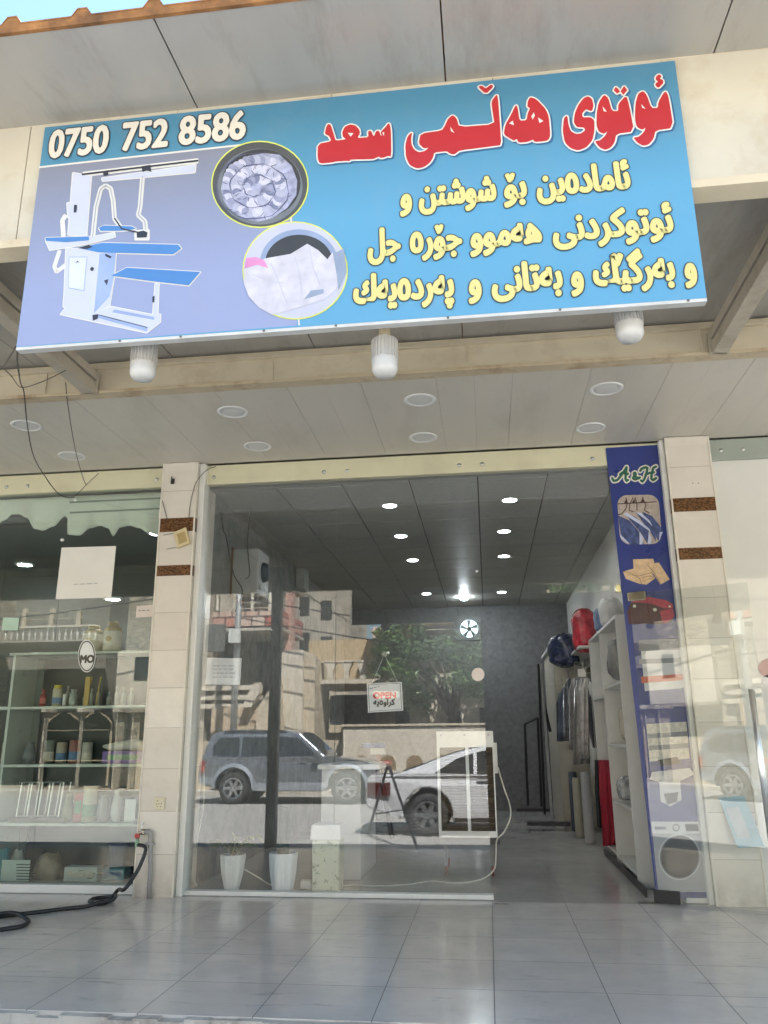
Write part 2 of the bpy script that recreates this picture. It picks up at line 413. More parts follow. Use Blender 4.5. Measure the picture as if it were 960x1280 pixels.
# beam at the front of the lower soffit
bm_ = MB(); bm_.box(-9, 9, -1.5, -1.45, 3.385, 3.60); bm_.build('beam', paint_cream, can)
MB().box(-9, 9, -1.530, -1.44, 3.362, 3.384).build('beam_flange', flange_m, can)
MB().box(-9, 9, -1.525, -1.44, 3.545, 3.565).build('beam_flange', paint_cream, can)
for px in (341, 587, 60, 880):
    p = P(px, 460, 1, -1.5); MB().box(p.x-.006, p.x+.006, -1.512, -1.4995, 3.385, 3.545).build('beam_joint', paint_cream, can)
# arms from the beam out to the fascia
arm_m = M('grey cream painted tube', (.50, .45, .36), .5, var=.08, scale=4, dirt=((.18, .12, .07), .5))
for ax_ in (-2.05, 2.03):
    a = MB()
    for z0, z1, hw in ((3.36, 3.44, .045), (3.455, 3.515, .05)):
        vs = []
        for y, dz in ((-1.53, 0), (-3.66, .0)):
            vs += [(ax_-hw, y, z0+dz), (ax_+hw, y, z0+dz), (ax_+hw, y, z1+dz), (ax_-hw, y, z1+dz)]
        a.add(vs, [(3,2,1,0),(4,5,6,7),(0,1,5,4),(1,2,6,5),(2,3,7,6),(3,0,4,7)])
    a.build('arm', arm_m, can, bev=.004)
    wb = MB(); wb.tube([(ax_, -1.6-.1*k, 3.436 if k % 2 else 3.459) for k in range(20)], .009, 6)
    wb.build('arm_lattice', arm_m, can)
    MB().box(ax_-.06, ax_+.06, -1.545, -1.5305, 3.36, 3.5).build('end_plate', arm_m, can)
# posts that carry the canopy from the street
post_m = M('dark green painted post', (.02, .035, .03), .4)
for px_ in (-2.10, 4.4):
    MB().box(px_-.06, px_+.06, -3.66, -3.54, -.41, 3.25).build('post', post_m, can)
# lower soffit: narrow strips with joints
so_ = MB(); x = -9.47 + .0
j = -1.47 - .25*30
while j < 9:
    k_ = round((j+1.47)/.25) % 2; so_.box(j+(.0012 if k_ else .0004), j+.25-(.0004 if k_ else .0012), -1.445, -.0, 3.375, 3.39); j += .25
so_.build('ceiling_strip', soffit_m, can)
MB().box(-9, 9, -1.44, 0, 3.392, 3.41).build('ceiling_backing', dark_gap, can)

# ---------------------------------------------------------------- recessed downlights in the soffit
lens_m = M('frosted lens', (.66, .66, .63), .35, var=.03)
dl = None
names = {(33,532): 'far left in the front row', (90,570): 'far left in the back row', (291,515): 'left of centre in the front row', (322,558): 'left of centre in the back row',
         (525,500): 'centre of the front row', (529,547): 'centre of the back row', (758,486): 'right end of the front row', (738,535): 'right end of the back row'}
for (px, py), s in names.items():
    p = P(px, py, 2, 3.375); lab = 'unlit round white downlight in the soffit, ' + s
    big = py in (532, 515, 500, 486); 
    if dl is None:
        dl = thing('soffit_downlight', lab, 'ceiling light', p, 'unlit downlights in the soffit')
        MB().lathe([(.086, .0), (.088, -.006), (.108, -.005), (.112, .0)], p, 32).build('trim_ring', white_pl, dl, smooth=True)
        MB().lathe([(0, -.0035), (.07, -.003), (.0855, -.001), (.0855, .0005)], p, 32).build('lens', lens_m, dl, smooth=True)
        first = p
    else: dup(dl, p, lab)

# ---------------------------------------------------------------- LED bulbs behind the foot of the sign
bul = M('milky bulb plastic', (.50, .505, .50), .3, var=.02); bulb_body = M('white bulb body', (.44, .44, .43), .4)
bl = None
for (px, py), lab in {(178, 470): 'large white LED bulb under the left end of the sign', (481, 465): 'large white LED bulb under the middle of the sign', (788, 421): 'large white LED bulb under the right end of the sign'}.items():
    p = P(px, py, 1, -3.60); p = Vector((p.x, p.y, p.z))
    if bl is None:
        bl = thing('led_bulb', lab, 'light bulb', p, 'LED bulbs under the sign')
        f = MB().lathe([(.036, .052), (.044, .03), (.044, .125), (.036, .13), (.02, .135), (0, .136)], p, 24)
        for k in range(24):
            a = k*math.pi/12; f.obox(p+Vector((.045*math.cos(a), .045*math.sin(a), .083)), (math.cos(a), math.sin(a), 0), (-math.sin(a), math.cos(a), 0), (0,0,1), .004, .0018, .038)
        f.build('heat_sink', bulb_body, bl)
        MB().lathe([(0, -.022), (.02, -.020), (.036, -.012), (.0455, .004), (.047, .012), (.047, .048), (.044, .052)], p, 28).build('diffuser', bul, bl, smooth=True)
        MB().lathe([(.021, .137), (.021, .175), (.014, .18), (0, .18)], p, 16).build('socket', M('beige socket', (.5, .42, .28), .5), bl)
        MB().tube([p+Vector((0,0,.18)), p+Vector((0,0,.5))], .006, 6).build('cord', black_m, bl)
    else: dup(bl, p, lab)
# ================================================================ SHOP SIGN
SY = -3.72
def S(px, py): return P(px, py, 1, SY)
s00 = S(20, 434); s11 = S(843, 75)
sx0, sx1, sz0, sz1 = -1.1425, 1.3035, 2.509, 3.4855
sign = thing('shop_sign', 'large blue shop sign with red title, yellow lines and a phone number', 'sign', ((sx0+sx1)/2, SY, sz0))
def print_mat(name, c_top, c_bot, z0, z1):
    m, n, b = nodes(name)
    sp = n.nodes.new('ShaderNodeSeparateXYZ'); n.links.new(coords(n), sp.inputs[0])
    col = mix(n, ramp(n, sp.outputs[2], z0-sz0, z1-sz0), c_bot, c_top)
    v = ramp(n, noise(n, 5, 8, .7), .5, .8)
    col = mix(n, mth(n, 'MULTIPLY', v, .12), col, (.35, .33, .3))
    n.links.new(col, b.inputs['Base Color']); b.inputs['Roughness'].default_value = .33; bump(n, b, noise(n, 1.7, 3, .5, (1, 1, .35)), .10, .03); return m
blue_p = print_mat('printed blue', (.062, .205, .33), (.105, .32, .515), 2.95, 3.42)
lav_p = print_mat('printed lavender', (.205, .225, .30), (.265, .315, .51), 2.75, 3.3)
_lay = [0]
def flat(name, polys, m, layer, parent=sign, label=None, y=SY):
    """printed shapes on the face of the sign; layer = which print lies over which"""
    mb = MB(); yy = y - .0006 - .0005*layer
    for i, pl in enumerate(polys): mb.poly([(q[0], yy-.000012*min(i, 38), q[1]) for q in pl])
    o = mb.build(name, m, parent)
    bm = bmesh.new(); bm.from_mesh(o.data); bmesh.ops.triangulate(bm, faces=[f for f in bm.faces if len(f.verts) > 4]); bm.to_mesh(o.data); bm.free()
    if label: o['label'] = label
    return o
def sp_(px, py): v = S(px, py); return (v.x, v.z)
def pl_(pts, ox=0, oy=0, k=1): return [sp_(ox+x*k, oy+y*k) for x, y in pts]
MB().box(sx0, sx1, SY, SY+.018, sz0, sz1).build('panel', blue_p, sign)
fr = MB(); fr.box(sx0, sx1, SY+.0, SY+.03, sz0-.012, sz0-.0005); fr.box(sx0, sx1, SY+.019, SY+.03, sz0, sz1)
fr.build('frame', M('grey sign frame', (.55, .56, .55), .45), sign)
sc_ = MB()
for px in (150, 226, 330, 420, 560, 700, 860): p = S(px, 434-62*(px-20)/864+1.5); sc_.box(p.x-.004, p.x+.004, SY-.004, SY, sz0-.008, sz0-.002)
sc_.build('frame_screw', M('dull screw', (.2,.19,.17), .4, 1), sign)
L3 = sp_(300, 182); 
# lavender field and its white border
flat('lavender_field', [[(sx0+.001, sz0+.002), sp_(371.5, 407), sp_(366, 262), sp_(330, 178), sp_(54, 209.5), (sx0+.001, sp_(54, 209.5)[1])]], lav_p, 0)
wh = M('printed white', (.64, .64, .62), .4, var=.02)
flat('white_border', [pl_([(49, 208.2), (330, 177.2), (330, 179.4), (49, 210.4)]), pl_([(362, 262), (364, 262), (375, 407), (373, 407)])], wh, 1)

# ---- lettering helpers
def tri_poly(pts, holes=()):
    """filled 2-D outline with holes -> (verts, tris)"""
    c = bpy.data.curves.new('o', 'CURVE'); c.dimensions = '2D'; c.fill_mode = 'BOTH'
    for q in (pts,)+tuple(holes):
        s = c.splines.new('POLY'); s.points.add(len(q)-1); s.use_cyclic_u = True
        for i, (x, z) in enumerate(q): s.points[i].co = (x, z, 0, 1)
    o = bpy.data.objects.new('o', c); me = bpy.data.meshes.new_from_object(o)
    v = [(a.co.x, a.co.y) for a in me.vertices]; f = [tuple(p.vertices) for p in me.polygons]
    bpy.data.objects.remove(o); bpy.data.curves.remove(c); bpy.data.meshes.remove(me); return v, f
def smooth_outline(q, it=2):
    """round the corners of a traced outline a little (corner cutting)"""
    for _ in range(it):
        r = []
        for i in range(len(q)):
            a, b_ = q[i], q[(i+1) % len(q)]
            r += [(a[0]*.82+b_[0]*.18, a[1]*.82+b_[1]*.18), (a[0]*.18+b_[0]*.82, a[1]*.18+b_[1]*.82)]
        q = r
    return q
AR = {'ئ':'\ufe89\ufe8a\ufe8b\ufe8c','ا':'\ufe8d\ufe8e','ب':'\ufe8f\ufe90\ufe91\ufe92','پ':'\ufb56\ufb57\ufb58\ufb59','ت':'\ufe95\ufe96\ufe97\ufe98',
 'ج':'\ufe9d\ufe9e\ufe9f\ufea0','د':'\ufea9\ufeaa','ر':'\ufead\ufeae','س':'\ufeb1\ufeb2\ufeb3\ufeb4','ش':'\ufeb5\ufeb6\ufeb7\ufeb8','ع':'\ufec9\ufeca\ufecb\ufecc',
 'ک':'\ufb8e\ufb8f\ufb90\ufb91','ك':'\ufed9\ufeda\ufedb\ufedc','گ':'\ufb92\ufb93\ufb94\ufb95','ل':'\ufedd\ufede\ufedf\ufee0','م':'\ufee1\ufee2\ufee3\ufee4',
 'ن':'\ufee5\ufee6\ufee7\ufee8','ه':'\ufee9\ufeea\ufeeb\ufeec','ە':'\u0665\ufeea','و':'\ufeed\ufeee','ۆ':'\ufbd9\ufbda','ی':'\ufbfc\ufbfd\ufbfe\ufbff'}
def shape(wd):
    out = []
    for i, ch in enumerate(wd):
        if ch not in AR: out.append(ch); continue
        prev = i > 0 and wd[i-1] in AR and len(AR[wd[i-1]]) == 4
        nxt = i < len(wd)-1 and wd[i+1] in AR and len(AR[ch]) == 4
        out.append(AR[ch][(2 if nxt else 0)+(1 if prev else 0)] if len(AR[ch]) == 4 else AR[ch][1 if prev else 0])
    return ''.join(reversed(out))
def glyphs(s, res=3):
    c = bpy.data.curves.new('t', 'FONT'); c.body = s; c.size = 1; c.resolution_u = res
    o = bpy.data.objects.new('t', c); COL.objects.link(o); bpy.context.view_layer.update()
    me = bpy.data.meshes.new_from_object(o.evaluated_get(bpy.context.evaluated_depsgraph_get()))
    v = [(a.co.x, a.co.y) for a in me.vertices]; f = [tuple(p.vertices) for p in me.polygons]
    COL.objects.unlink(o); bpy.data.objects.remove(o); bpy.data.curves.remove(c); bpy.data.meshes.remove(me); return v, f
def gh(s):
    v = glyphs(s)[0]; return max(q[1] for q in v)-min(q[1] for q in v)
ALEF, DIG = gh('\ufe8d'), gh('0')
def fit(vf, x0, x1, zb, sy):
    v, f = vf; a = min(q[0] for q in v); b_ = max(q[0] for q in v); k = (x1-x0)/(b_-a)
    return [(x0+(q[0]-a)*k, zb+q[1]*sy) for q in v], f
def fat(mb, vf, rx, ry, y, n=12, dx=0, dz=0):
    """heavy lettering: the glyph repeated round a small ellipse"""
    v, f = vf
    for k in range(n+1):
        ax, az = (0, 0) if k == n else (rx*math.cos(2*math.pi*k/n), ry*math.sin(2*math.pi*k/n))
        mb.add([(q[0]+ax+dx, y-.00004*k, q[1]+az+dz) for q in v], f)
red_p = M('printed red', (.42, .024, .03), .35, var=.04)
yel_p = M('printed pale yellow', (.64, .585, .23), .4, var=.03)
ink_p = M('printed dark ink', (.035, .045, .06), .45)
shad_p = M('printed navy drop line', (.03, .11, .24), .4)
PX = .00354   # metres per photo pixel on the sign
def letter_part(name, parts, fill, line, r_fill, r_line, layer, label=None, shadow=None, parent=sign, y=SY):
    y0 = y - .0006 - .0005*layer
    if shadow:
        b0 = MB()
        for vf in parts: fat(b0, vf, r_line, r_line, y0+.0003, 10, .006, -.006)
        b0.build(name.replace('_lettering','_shadow_lettering'), shadow, parent)
    b1 = MB(); b2 = MB()
    for vf in parts:
        fat(b1, vf, r_line, r_line*1.05, y0, 18)
        fat(b2, vf, r_fill, r_fill*1.05, y0-.0009, 10)
    b1.build(name.replace('_lettering','_outline_lettering'), line, parent)
    o = b2.build(name, fill, parent)
    if label: o['label'] = label
    return o
# ---- red title, traced letter by letter
k4 = .25
def T1(q): return [sp_(380+x*k4, 80+y*k4) for x, y in q]
def T2(q): return [sp_(620+x*k4, 80+y*k4) for x, y in q]
saad = ([(72,404),(140,390),(128,362),(106,352),(114,318),(122,303),(134,310),(150,360),(158,388),(215,380),(197,368),(193,345),(205,318),(232,306),(258,312),(275,330),(280,350),(265,375),(325,370),(322,340),(335,338),(345,362),(352,366),(362,340),(375,338),(383,362),(392,364),(384,345),(410,318),(425,298),(434,330),(436,465),(420,462),(400,470),(385,472),(375,465),(360,472),(345,478),(232,480),(228,488),(215,486),(160,490),(140,495),(80,500),(70,470)],
        [[(222,348),(246,350),(234,365)], [(392,347),(402,345),(400,364)]])
lami = ([(575,400),(585,352),(690,337),(705,315),(720,280),(742,260),(762,275),(775,320),(955,306),(945,245),(938,192),(965,155),(970,190),(978,300),(985,408),(955,412),(775,435),(765,445),(750,455),(730,450),(715,438),(650,445),(645,470),(630,495),(600,518),(565,525),(530,508),(512,470),(508,410),(520,365),(540,345),(535,375),(536,405),(550,432),(575,446),(605,440),(628,420),(600,425)],
        [[(733,318),(752,347),(735,338)]])
chev = ([(872,118),(888,112),(908,128),(938,106),(945,118),(910,152)], [])
hae = ([(40,355),(47,310),(75,260),(100,208),(108,228),(116,288),(154,286),(160,250),(172,224),(158,216),(160,190),(172,170),(200,180),(245,227),(262,262),(270,360),(260,384),(230,390),(195,392),(185,380),(160,392),(115,396),(104,376),(90,386),(72,376)],
       [[(68,300),(84,288),(88,308)], [(178,265),(188,248),(193,262),(184,279)], [(211,272),(234,288),(217,296)]])
yeh = ([(355,262),(340,275),(335,340),(345,395),(375,425),(410,435),(450,420),(480,385),(490,340),(490,285),(470,270),(432,272),(428,250),(450,228),(478,240),(486,210),(478,178),(460,166),(438,175),(412,210),(395,250),(390,295),(405,318),(440,320),(448,335),(425,352),(400,355),(372,340),(360,305)], [])
too = ([(495,390),(520,387),(548,362),(560,334),(540,352),(515,342),(503,310),(505,245),(515,195),(540,158),(560,175),(578,240),(612,240),(612,205),(650,162),(665,215),(688,340),(600,352),(590,398),(570,422),(545,432),(518,420)], [[(532,214),(552,240),(538,238)]])
oo = ([(688,372),(715,368),(740,345),(750,318),(730,332),(705,318),(695,280),(698,200),(712,152),(735,140),(752,160),(775,225),(810,224),(812,195),(845,138),(860,165),(885,322),(795,335),(785,378),(762,405),(735,412),(705,394)], [[(726,204),(746,226),(730,222)]])
dots = [([(598,120),(608,128),(618,142),(605,150),(590,135)], []), ([(640,116),(654,134),(636,156),(624,140)], [])]
hamza = ([(797,102),(812,93),(798,80),(802,66),(815,56),(826,66),(816,78),(832,84),(835,98),(812,122),(802,116)], [])
title = []
def grow(h, k=1.45):
    cx = sum(p[0] for p in h)/len(h); cz = sum(p[1] for p in h)/len(h); return [(cx+(p[0]-cx)*k, cz+(p[1]-cz)*k) for p in h]
for q, h in (saad, lami, chev): title.append(tri_poly(smooth_outline(T1(q), 1), [T1(grow(x)) for x in h]))
for q, h in (hae, yeh, too, oo, hamza): title.append(tri_poly(smooth_outline(T2(q), 1), [T2(grow(x)) for x in h]))
for q, h in dots: title.append(tri_poly(T2(q)))
letter_part('title_lettering', title, red_p, wh, .0012, .0068, 4, 'red Arabic script title with white edge', shad_p)
# ---- yellow lines
def line(words, zb_pts, hpx, res=3):
    zb = sum(sp_(*q)[1] for q in zb_pts)/len(zb_pts); out = []
    for wd, x0, x1 in words:
        yb = zb_pts[0][1] + (zb_pts[1][1]-zb_pts[0][1])*((x0+x1)/2-zb_pts[0][0])/(zb_pts[1][0]-zb_pts[0][0])
        a, c = sp_(x0, yb)[0]+.0075, sp_(x1, yb)[0]-.0075
        out.append(fit(glyphs(shape(wd), res), a, c, zb+.006, hpx*PX/ALEF))
    return out
ys = line([('و', 499.5, 516), ('شوشتن', 523, 622), ('بۆ', 629, 660), ('ئامادەین', 670, 790)], [(522, 262), (789, 234.5)], 30)
ys += line([('جل', 459, 502), ('جۆرە', 512, 579), ('هەموو', 587, 679), ('ئوتوکردنی', 690, 844)], [(500, 321), (842, 289)], 30)
ys += line([('پەردەیەك', 441, 569), ('و', 585, 603), ('بەتانی', 614, 705), ('و', 713, 731), ('بەرگیك', 741, 846), ('و', 855, 872.5)], [(444, 381), (800, 354)], 30)
v3 = [(-6, 5), (-3, 7), (0, 2), (3, 7), (6, 5), (0, -6)]
q0 = sp_(771.5, 326); ys.append(tri_poly([(q0[0]+x*.0026, q0[1]+z*.0033) for x, z in v3]))
letter_part('yellow_lettering', ys, yel_p, ink_p, .0060, .0098, 4, 'three lines of pale yellow Kurdish script')
# ---- phone number
ph = []
for t, x0, x1 in (('0750', 60.5, 137), ('752', 151, 211), ('8586', 222, 307.5)):
    zb = (sp_(67, 199)[1] + sp_(299, 175.5)[1])/2
    ph.append(fit(glyphs(t), sp_(x0, 190)[0]+.006, sp_(x1, 170)[0]-.006, zb+.007, 36*PX/DIG))
letter_part('phone_lettering', ph, M('printed cream white', (.64, .62, .56), .4, var=.02), ink_p, .0055, .0108, 4, 'white phone number 0750 752 8586')

# ---- ironing machine picture
A = .2396
def I(q): return [sp_(40+x*A, 180+y*A) for x, y in q]
pw = M('picture pale blue white', (.50, .54, .67), .4, var=.03); pb = M('picture board blue', (.07, .21, .50), .4, var=.05)
ps = M('picture shade blue', (.27, .36, .60), .4); pk = M('picture black', (.03, .035, .05), .4); pg = M('picture grey', (.30, .33, .40), .4)
col_ = [(215,152),(310,170),(285,482),(190,475)]
body = [(180,545),(440,560),(430,690),(405,845),(325,890),(165,850),(170,790)]
base = [(150,890),(185,848),(325,885),(410,850),(640,895),(670,890),(670,930),(600,985)]
arm1 = [(365,180),(855,110),(850,150),(370,195)]
fr1 = [(75,510),(300,490),(430,465),(435,485),(300,520),(95,555)]
leg1 = [(645,730),(662,730),(655,900),(632,900)]
tubeq = [(318,490),(335,330),(360,235),(385,218),(412,235),(425,300),(432,390),(470,445)]
def ribbon(q, wd):
    out = []
    for i in range(len(q)-1):
        (x0, y0), (x1, y1) = q[i], q[i+1]; l = math.hypot(x1-x0, y1-y0); nx, ny = -(y1-y0)/l*wd/2, (x1-x0)/l*wd/2
        out.append([(x0+nx, y0+ny), (x1+nx, y1+ny), (x1-nx, y1-ny), (x0-nx, y0-ny)])
    return out
boards = [[(240,545),(370,518),(765,528),(780,548),(740,578),(350,568)], [(415,690),(495,648),(880,670),(820,740),(640,720)], [(72,492),(300,485),(300,505),(180,515),(75,508)], [(350,440),(375,428),(520,432),(545,445),(480,455),(360,456)]]
sil = [col_, body, base, arm1, fr1, leg1] + boards + [[(185,308),(243,315),(238,375),(190,385)], [(540,455),(610,450),(610,500),(540,500)]] + ribbon(tubeq, 14) + ribbon([(578,170),(565,330),(555,372),(590,405),(595,450)], 14) + ribbon([(165,480),(160,400),(175,375)], 14) + ribbon([(145,560),(118,640),(130,668),(180,630)], 12) + ribbon([(270,160),(865,90)], 18)
b1 = MB()
for q in sil: fat(b1, ([p for p in I(q)], [tuple(range(len(q)))]), .0042, .0042, SY-.0016, 8)
pic = b1.build('ironing_table_picture', wh, sign); pic['label'] = 'printed picture of a steam ironing table with blue boards'
pp = pic
flat('picture_body', [I(q) for q in (col_, body, base, arm1, fr1, leg1, [(185,308),(243,315),(238,375),(190,385)])], pw, 4, pp)
flat('picture_shade', [I(q) for q in ([(355,575),(440,565),(430,690),(405,800),(325,885)], [(195,590),(290,590),(275,770),(190,755)], [(335,890),(605,960),(600,980),(330,905)], [(430,865),(640,905),(640,920),(420,880)])], ps, 5, pp)
flat('picture_front', [I(q) for q in ([(198,594),(287,594),(272,766),(193,751)],)], M('picture pale panel', (.56, .61, .78), .4), 6, pp)
flat('picture_boards', [I(q) for q in boards], pb, 6, pp)
flat('picture_marking', [I(q) for q in ribbon([(262,162),(870,90)], 9)+ribbon([(432,390),(470,445),(560,465)], 7)+ribbon([(355,895),(605,960)], 4)+[[(548,462),(585,455),(605,465),(600,490),(550,492)], [(372,145),(400,140),(400,165),(376,170)], [(572,120),(620,112),(625,150),(600,140),(580,150)], [(305,655),(315,643),(327,650),(322,665),(310,665)], [(385,575),(418,590),(412,600),(385,588)], [(378,715),(402,708),(392,740)], [(228,625),(240,612),(250,622),(240,620)], [(222,320),(238,322),(234,360),(220,362)], [(318,895),(350,890),(345,915),(320,925)], [(630,800),(642,795),(640,830),(630,828)], [(240,545),(300,530),(320,540),(285,552)]]], pk, 7, pp)
flat('picture_hose', [I(q) for q in ribbon(tubeq, 4)+ribbon([(578,170),(565,330),(555,372),(590,405),(595,450)], 4)], pg, 6, pp)

# ---- round photographs
def disc(cx, cy, rx, ry, n=40, ph=0): return [(cx+rx*math.cos(2*math.pi*k/n+ph), cy+ry*math.sin(2*math.pi*k/n+ph)) for k in range(n)]
yl = M('printed lime ring', (.62, .68, .12), .4)
def G(q): return [sp_(240+x*.22917, 160+y*.22917) for x, y in q]
d1 = flat('blanket_photo', [G(disc(371, 309, 266, 238))], yl, 2, label='round printed photo of a rolled silver blanket in a drum')
flat('drum', [G(disc(371, 309, 259, 231))], M('printed dark grey', (.075, .08, .085), .4), 3, d1)
flat('drum_lip', [G(disc(372, 322, 232, 207))], M('printed mid grey', (.16, .18, .20), .4), 4, d1)
flat('drum_inside', [G(disc(378, 306, 215, 188))], M('printed charcoal', (.045, .047, .05), .4), 5, d1)
bk = M('printed silver quilt', (.30, .32, .46), .35, var=.45, scale=22, dirt=((.62, .63, .74), .6))
bk2 = M('printed quilt crease', (.10, .11, .19), .4)
flat('quilt', [G([(160,330),(175,260),(230,200),(310,155),(400,140),(480,150),(545,210),(575,290),(570,370),(520,440),(440,495),(360,515),(270,495),(200,440),(165,385)])], bk, 6, d1)
spi = []
for t in range(0, 74):
    a = t*.24; r = 30 + t*2.75 + 4*math.sin(t*1.9); spi.append((350+r*1.02*math.cos(a), 335+r*.86*math.sin(a)))
cre = []
for i in range(len(spi)-1): cre += ribbon(spi[i:i+2], 5.5+3*math.sin(i*1.3))
for i in range(46):
    a = rnd.uniform(0, 6.28); r = rnd.uniform(60, 190); a2 = a+rnd.uniform(-.15, .15)
    cre += ribbon([(350+r*math.cos(a), 335+r*.86*math.sin(a)), (350+(r+rnd.uniform(14, 34))*math.cos(a2), 335+(r+24)*.86*math.sin(a2))], rnd.uniform(2, 5))
li = []
for i in range(2, len(spi)-1):
    if i % 5 in (0, 1, 3):
        k_ = [(350+(x-350)*.86, 335+(z-335)*.86) for x, z in spi[i:i+2]]; li += ribbon(k_, 11+5*math.sin(i*2.1))
tones = [(.27,.29,.42), (.37,.39,.52), (.50,.51,.63), (.18,.20,.31)]; pf = [[], [], [], []]; a = 9.5; kk = 0
while a > .5:
    r = 22 + 17.6*a*1.02; cx, cz = 350+r*.98*math.cos(a*1.9), 335+r*.84*math.sin(a*1.9); tg_a = a*1.9+math.pi/2; kk += 1
    w1, w2 = rnd.uniform(17, 27)*min(1, .55+r/150), rnd.uniform(25, 36)*min(1, .5+r/140)
    e = [(cx+w1*math.cos(u)*math.cos(tg_a)-w2*math.sin(u)*math.sin(tg_a), cz+(w1*math.cos(u)*math.sin(tg_a)+w2*math.sin(u)*math.cos(tg_a))*.9) for u in [k*math.pi/7 for k in range(14)]]
    e = [(371+(x-371)*min(1, 205/max(1, math.hypot(x-371, (z-312)*1.14))), 312+(z-312)*min(1, 205/max(1, math.hypot(x-371, (z-312)*1.14)))) for x, z in e]
    pf[rnd.choice((0, 1, 1, 2, 2, 3))].append((kk, e)); a -= 15/max(24, r)
for i, c_ in enumerate(tones):
    mbq = MB()
    for k_, e in pf[i]:
        yy = SY-.0006-.0005*6.5-.0000045*k_; mbq.poly([(q[0], yy, q[1]) for q in G(e)])
    if pf[i]: mbq.build('quilt_pleat', M('printed quilt tone %d' % i, c_, .4, var=.15, scale=40), d1)
flat('quilt_crease', [G(q) for q in cre], bk2, 7, d1)
d2 = flat('laundry_photo', [G(disc(563, 779, 288, 268))], yl, 3, label='round printed photo of white laundry in a washing machine door')
flat('machine_front', [G(disc(563, 779, 281, 261))], M('printed lilac white', (.47, .49, .61), .4, var=.05), 4, d2)
flat('door_ring', [G([(360,740)]+[(585+215*math.cos(a), 745+190*math.sin(a)) for a in [R(180+k*9) for k in range(21)]]+[(800,760)])], M('printed steel blue', (.25, .32, .48), .4), 5, d2)
flat('drum_hole', [G([(408,720)]+[(585+185*math.cos(a), 740+155*math.sin(a)) for a in [R(187+k*8.7) for k in range(20)]]+[(740,735)])], M('printed charcoal', (.045,.047,.05), .4), 6, d2)
lw_ = M('printed white cloth', (.52, .52, .60), .45, var=.14, scale=16)
flat('white_cloth', [G([(286,775),(400,715),(540,690),(630,635),(690,670),(740,720),(768,680),(800,760),(790,880),(720,940),(520,1000),(440,1022),(370,985),(310,920),(284,850)])], lw_, 7, d2)
flat('cloth_shade', [G(q) for q in ([(610,940),(650,890),(720,882),(720,905)], [(770,690),(830,660),(845,790),(800,890),(790,800)])], M('printed blue grey', (.26, .32, .44), .4), 8, d2)
flat('cloth_fold', [G(q) for q in ribbon([(430,740),(470,830),(520,960)], 4)+ribbon([(560,700),(590,800),(600,900)], 3)+ribbon([(640,650),(660,760),(700,860)], 4)+ribbon([(330,800),(420,840),(500,850)], 3)], M('printed fold grey', (.42, .43, .54), .4), 8, d2)
flat('pink_sleeve', [G([(298,712),(350,708),(395,725),(418,768),(360,750),(288,770)])], M('printed pink', (.62, .25, .48), .4), 8, d2)
# ================================================================ SHOP FRONTS
glass_clear = glass_mat('clear shop glass', (.955, .965, .965), .056, .0, (.7, .68, .6), .008)
glass_green = glass_mat('greenish shop glass', (.90, .94, .92), .055, .0, (.6, .62, .56), .008)
glass_milk = glass_mat('milky film glass', (.75, .75, .70), .05, .84, (.80, .80, .75), .05)
glass_door = glass_mat('door glass', (.95, .965, .96), .046, .0, (.75, .74, .66), .02)
front = thing('glass_shopfront', 'frameless glass shop front with cream header rail and open doorway', 'shop front', (0, .06, 0))
GY = .06
def pane(x0, x1, z0, z1, m, parent, y=GY, name='pane'):
    return MB().box(x0, x1, y, y+.010, z0, z1).build(name, m, parent)
xa, xb, xc = P(419, 850, 1, GY).x, P(604, 850, 1, GY).x, P(785, 742, 1, GY).x
zt = P(605, 745, 1, GY).z
pane(XL+.06, xa-.002, .03, 3.2, glass_clear, front); pane(xa+.002, xb, .03, 3.2, glass_clear, front)
pane(xb+.003, xc, zt+.006, 3.2, glass_clear, front, name='transom_pane'); pane(xc+.004, 1.995, .03, 3.2, glass_clear, front)
MB().box(XL-.0, 2.0, .035, .10, 3.20, 3.372).build('header_rail', rail_cream, front, bev=.003)
MB().box(XL+.0, xb+.01, .02, .10, .001, .032).build('sill_rail', white_metal, front, bev=.003)
MB().box(xc+.19, 2.0, .02, .10, .001, .032).build('sill_rail', white_metal, front, bev=.003)
MB().box(-1.813, -1.765, -.03, .11, .001, 3.37).build('jamb', white_metal, front, bev=.003)
MB().box(1.965, 1.998, -.03, .11, .001, 3.37).build('jamb', white_metal, front, bev=.003)
def studs(xs, z, parent, y=.034, r=.017):
    for x in xs: MB().lathe([(0, -.009), (r*.7, -.007), (r, -.002), (r, .0)], (x, y, z), 14, 1).build('stud', steel, parent, smooth=True)
studs([P(px, 580, 1, .03).x for px in (268, 405, 434, 574, 603, 741)], 3.265, front)
for px, py in ((596, 714), (485, 816)):
    p = P(px, py, 1, GY); MB().lathe([(0, -.008), (.011, -.006), (.012, 0)], p, 12, 1).build('glass_bolt', chrome, front, smooth=True)

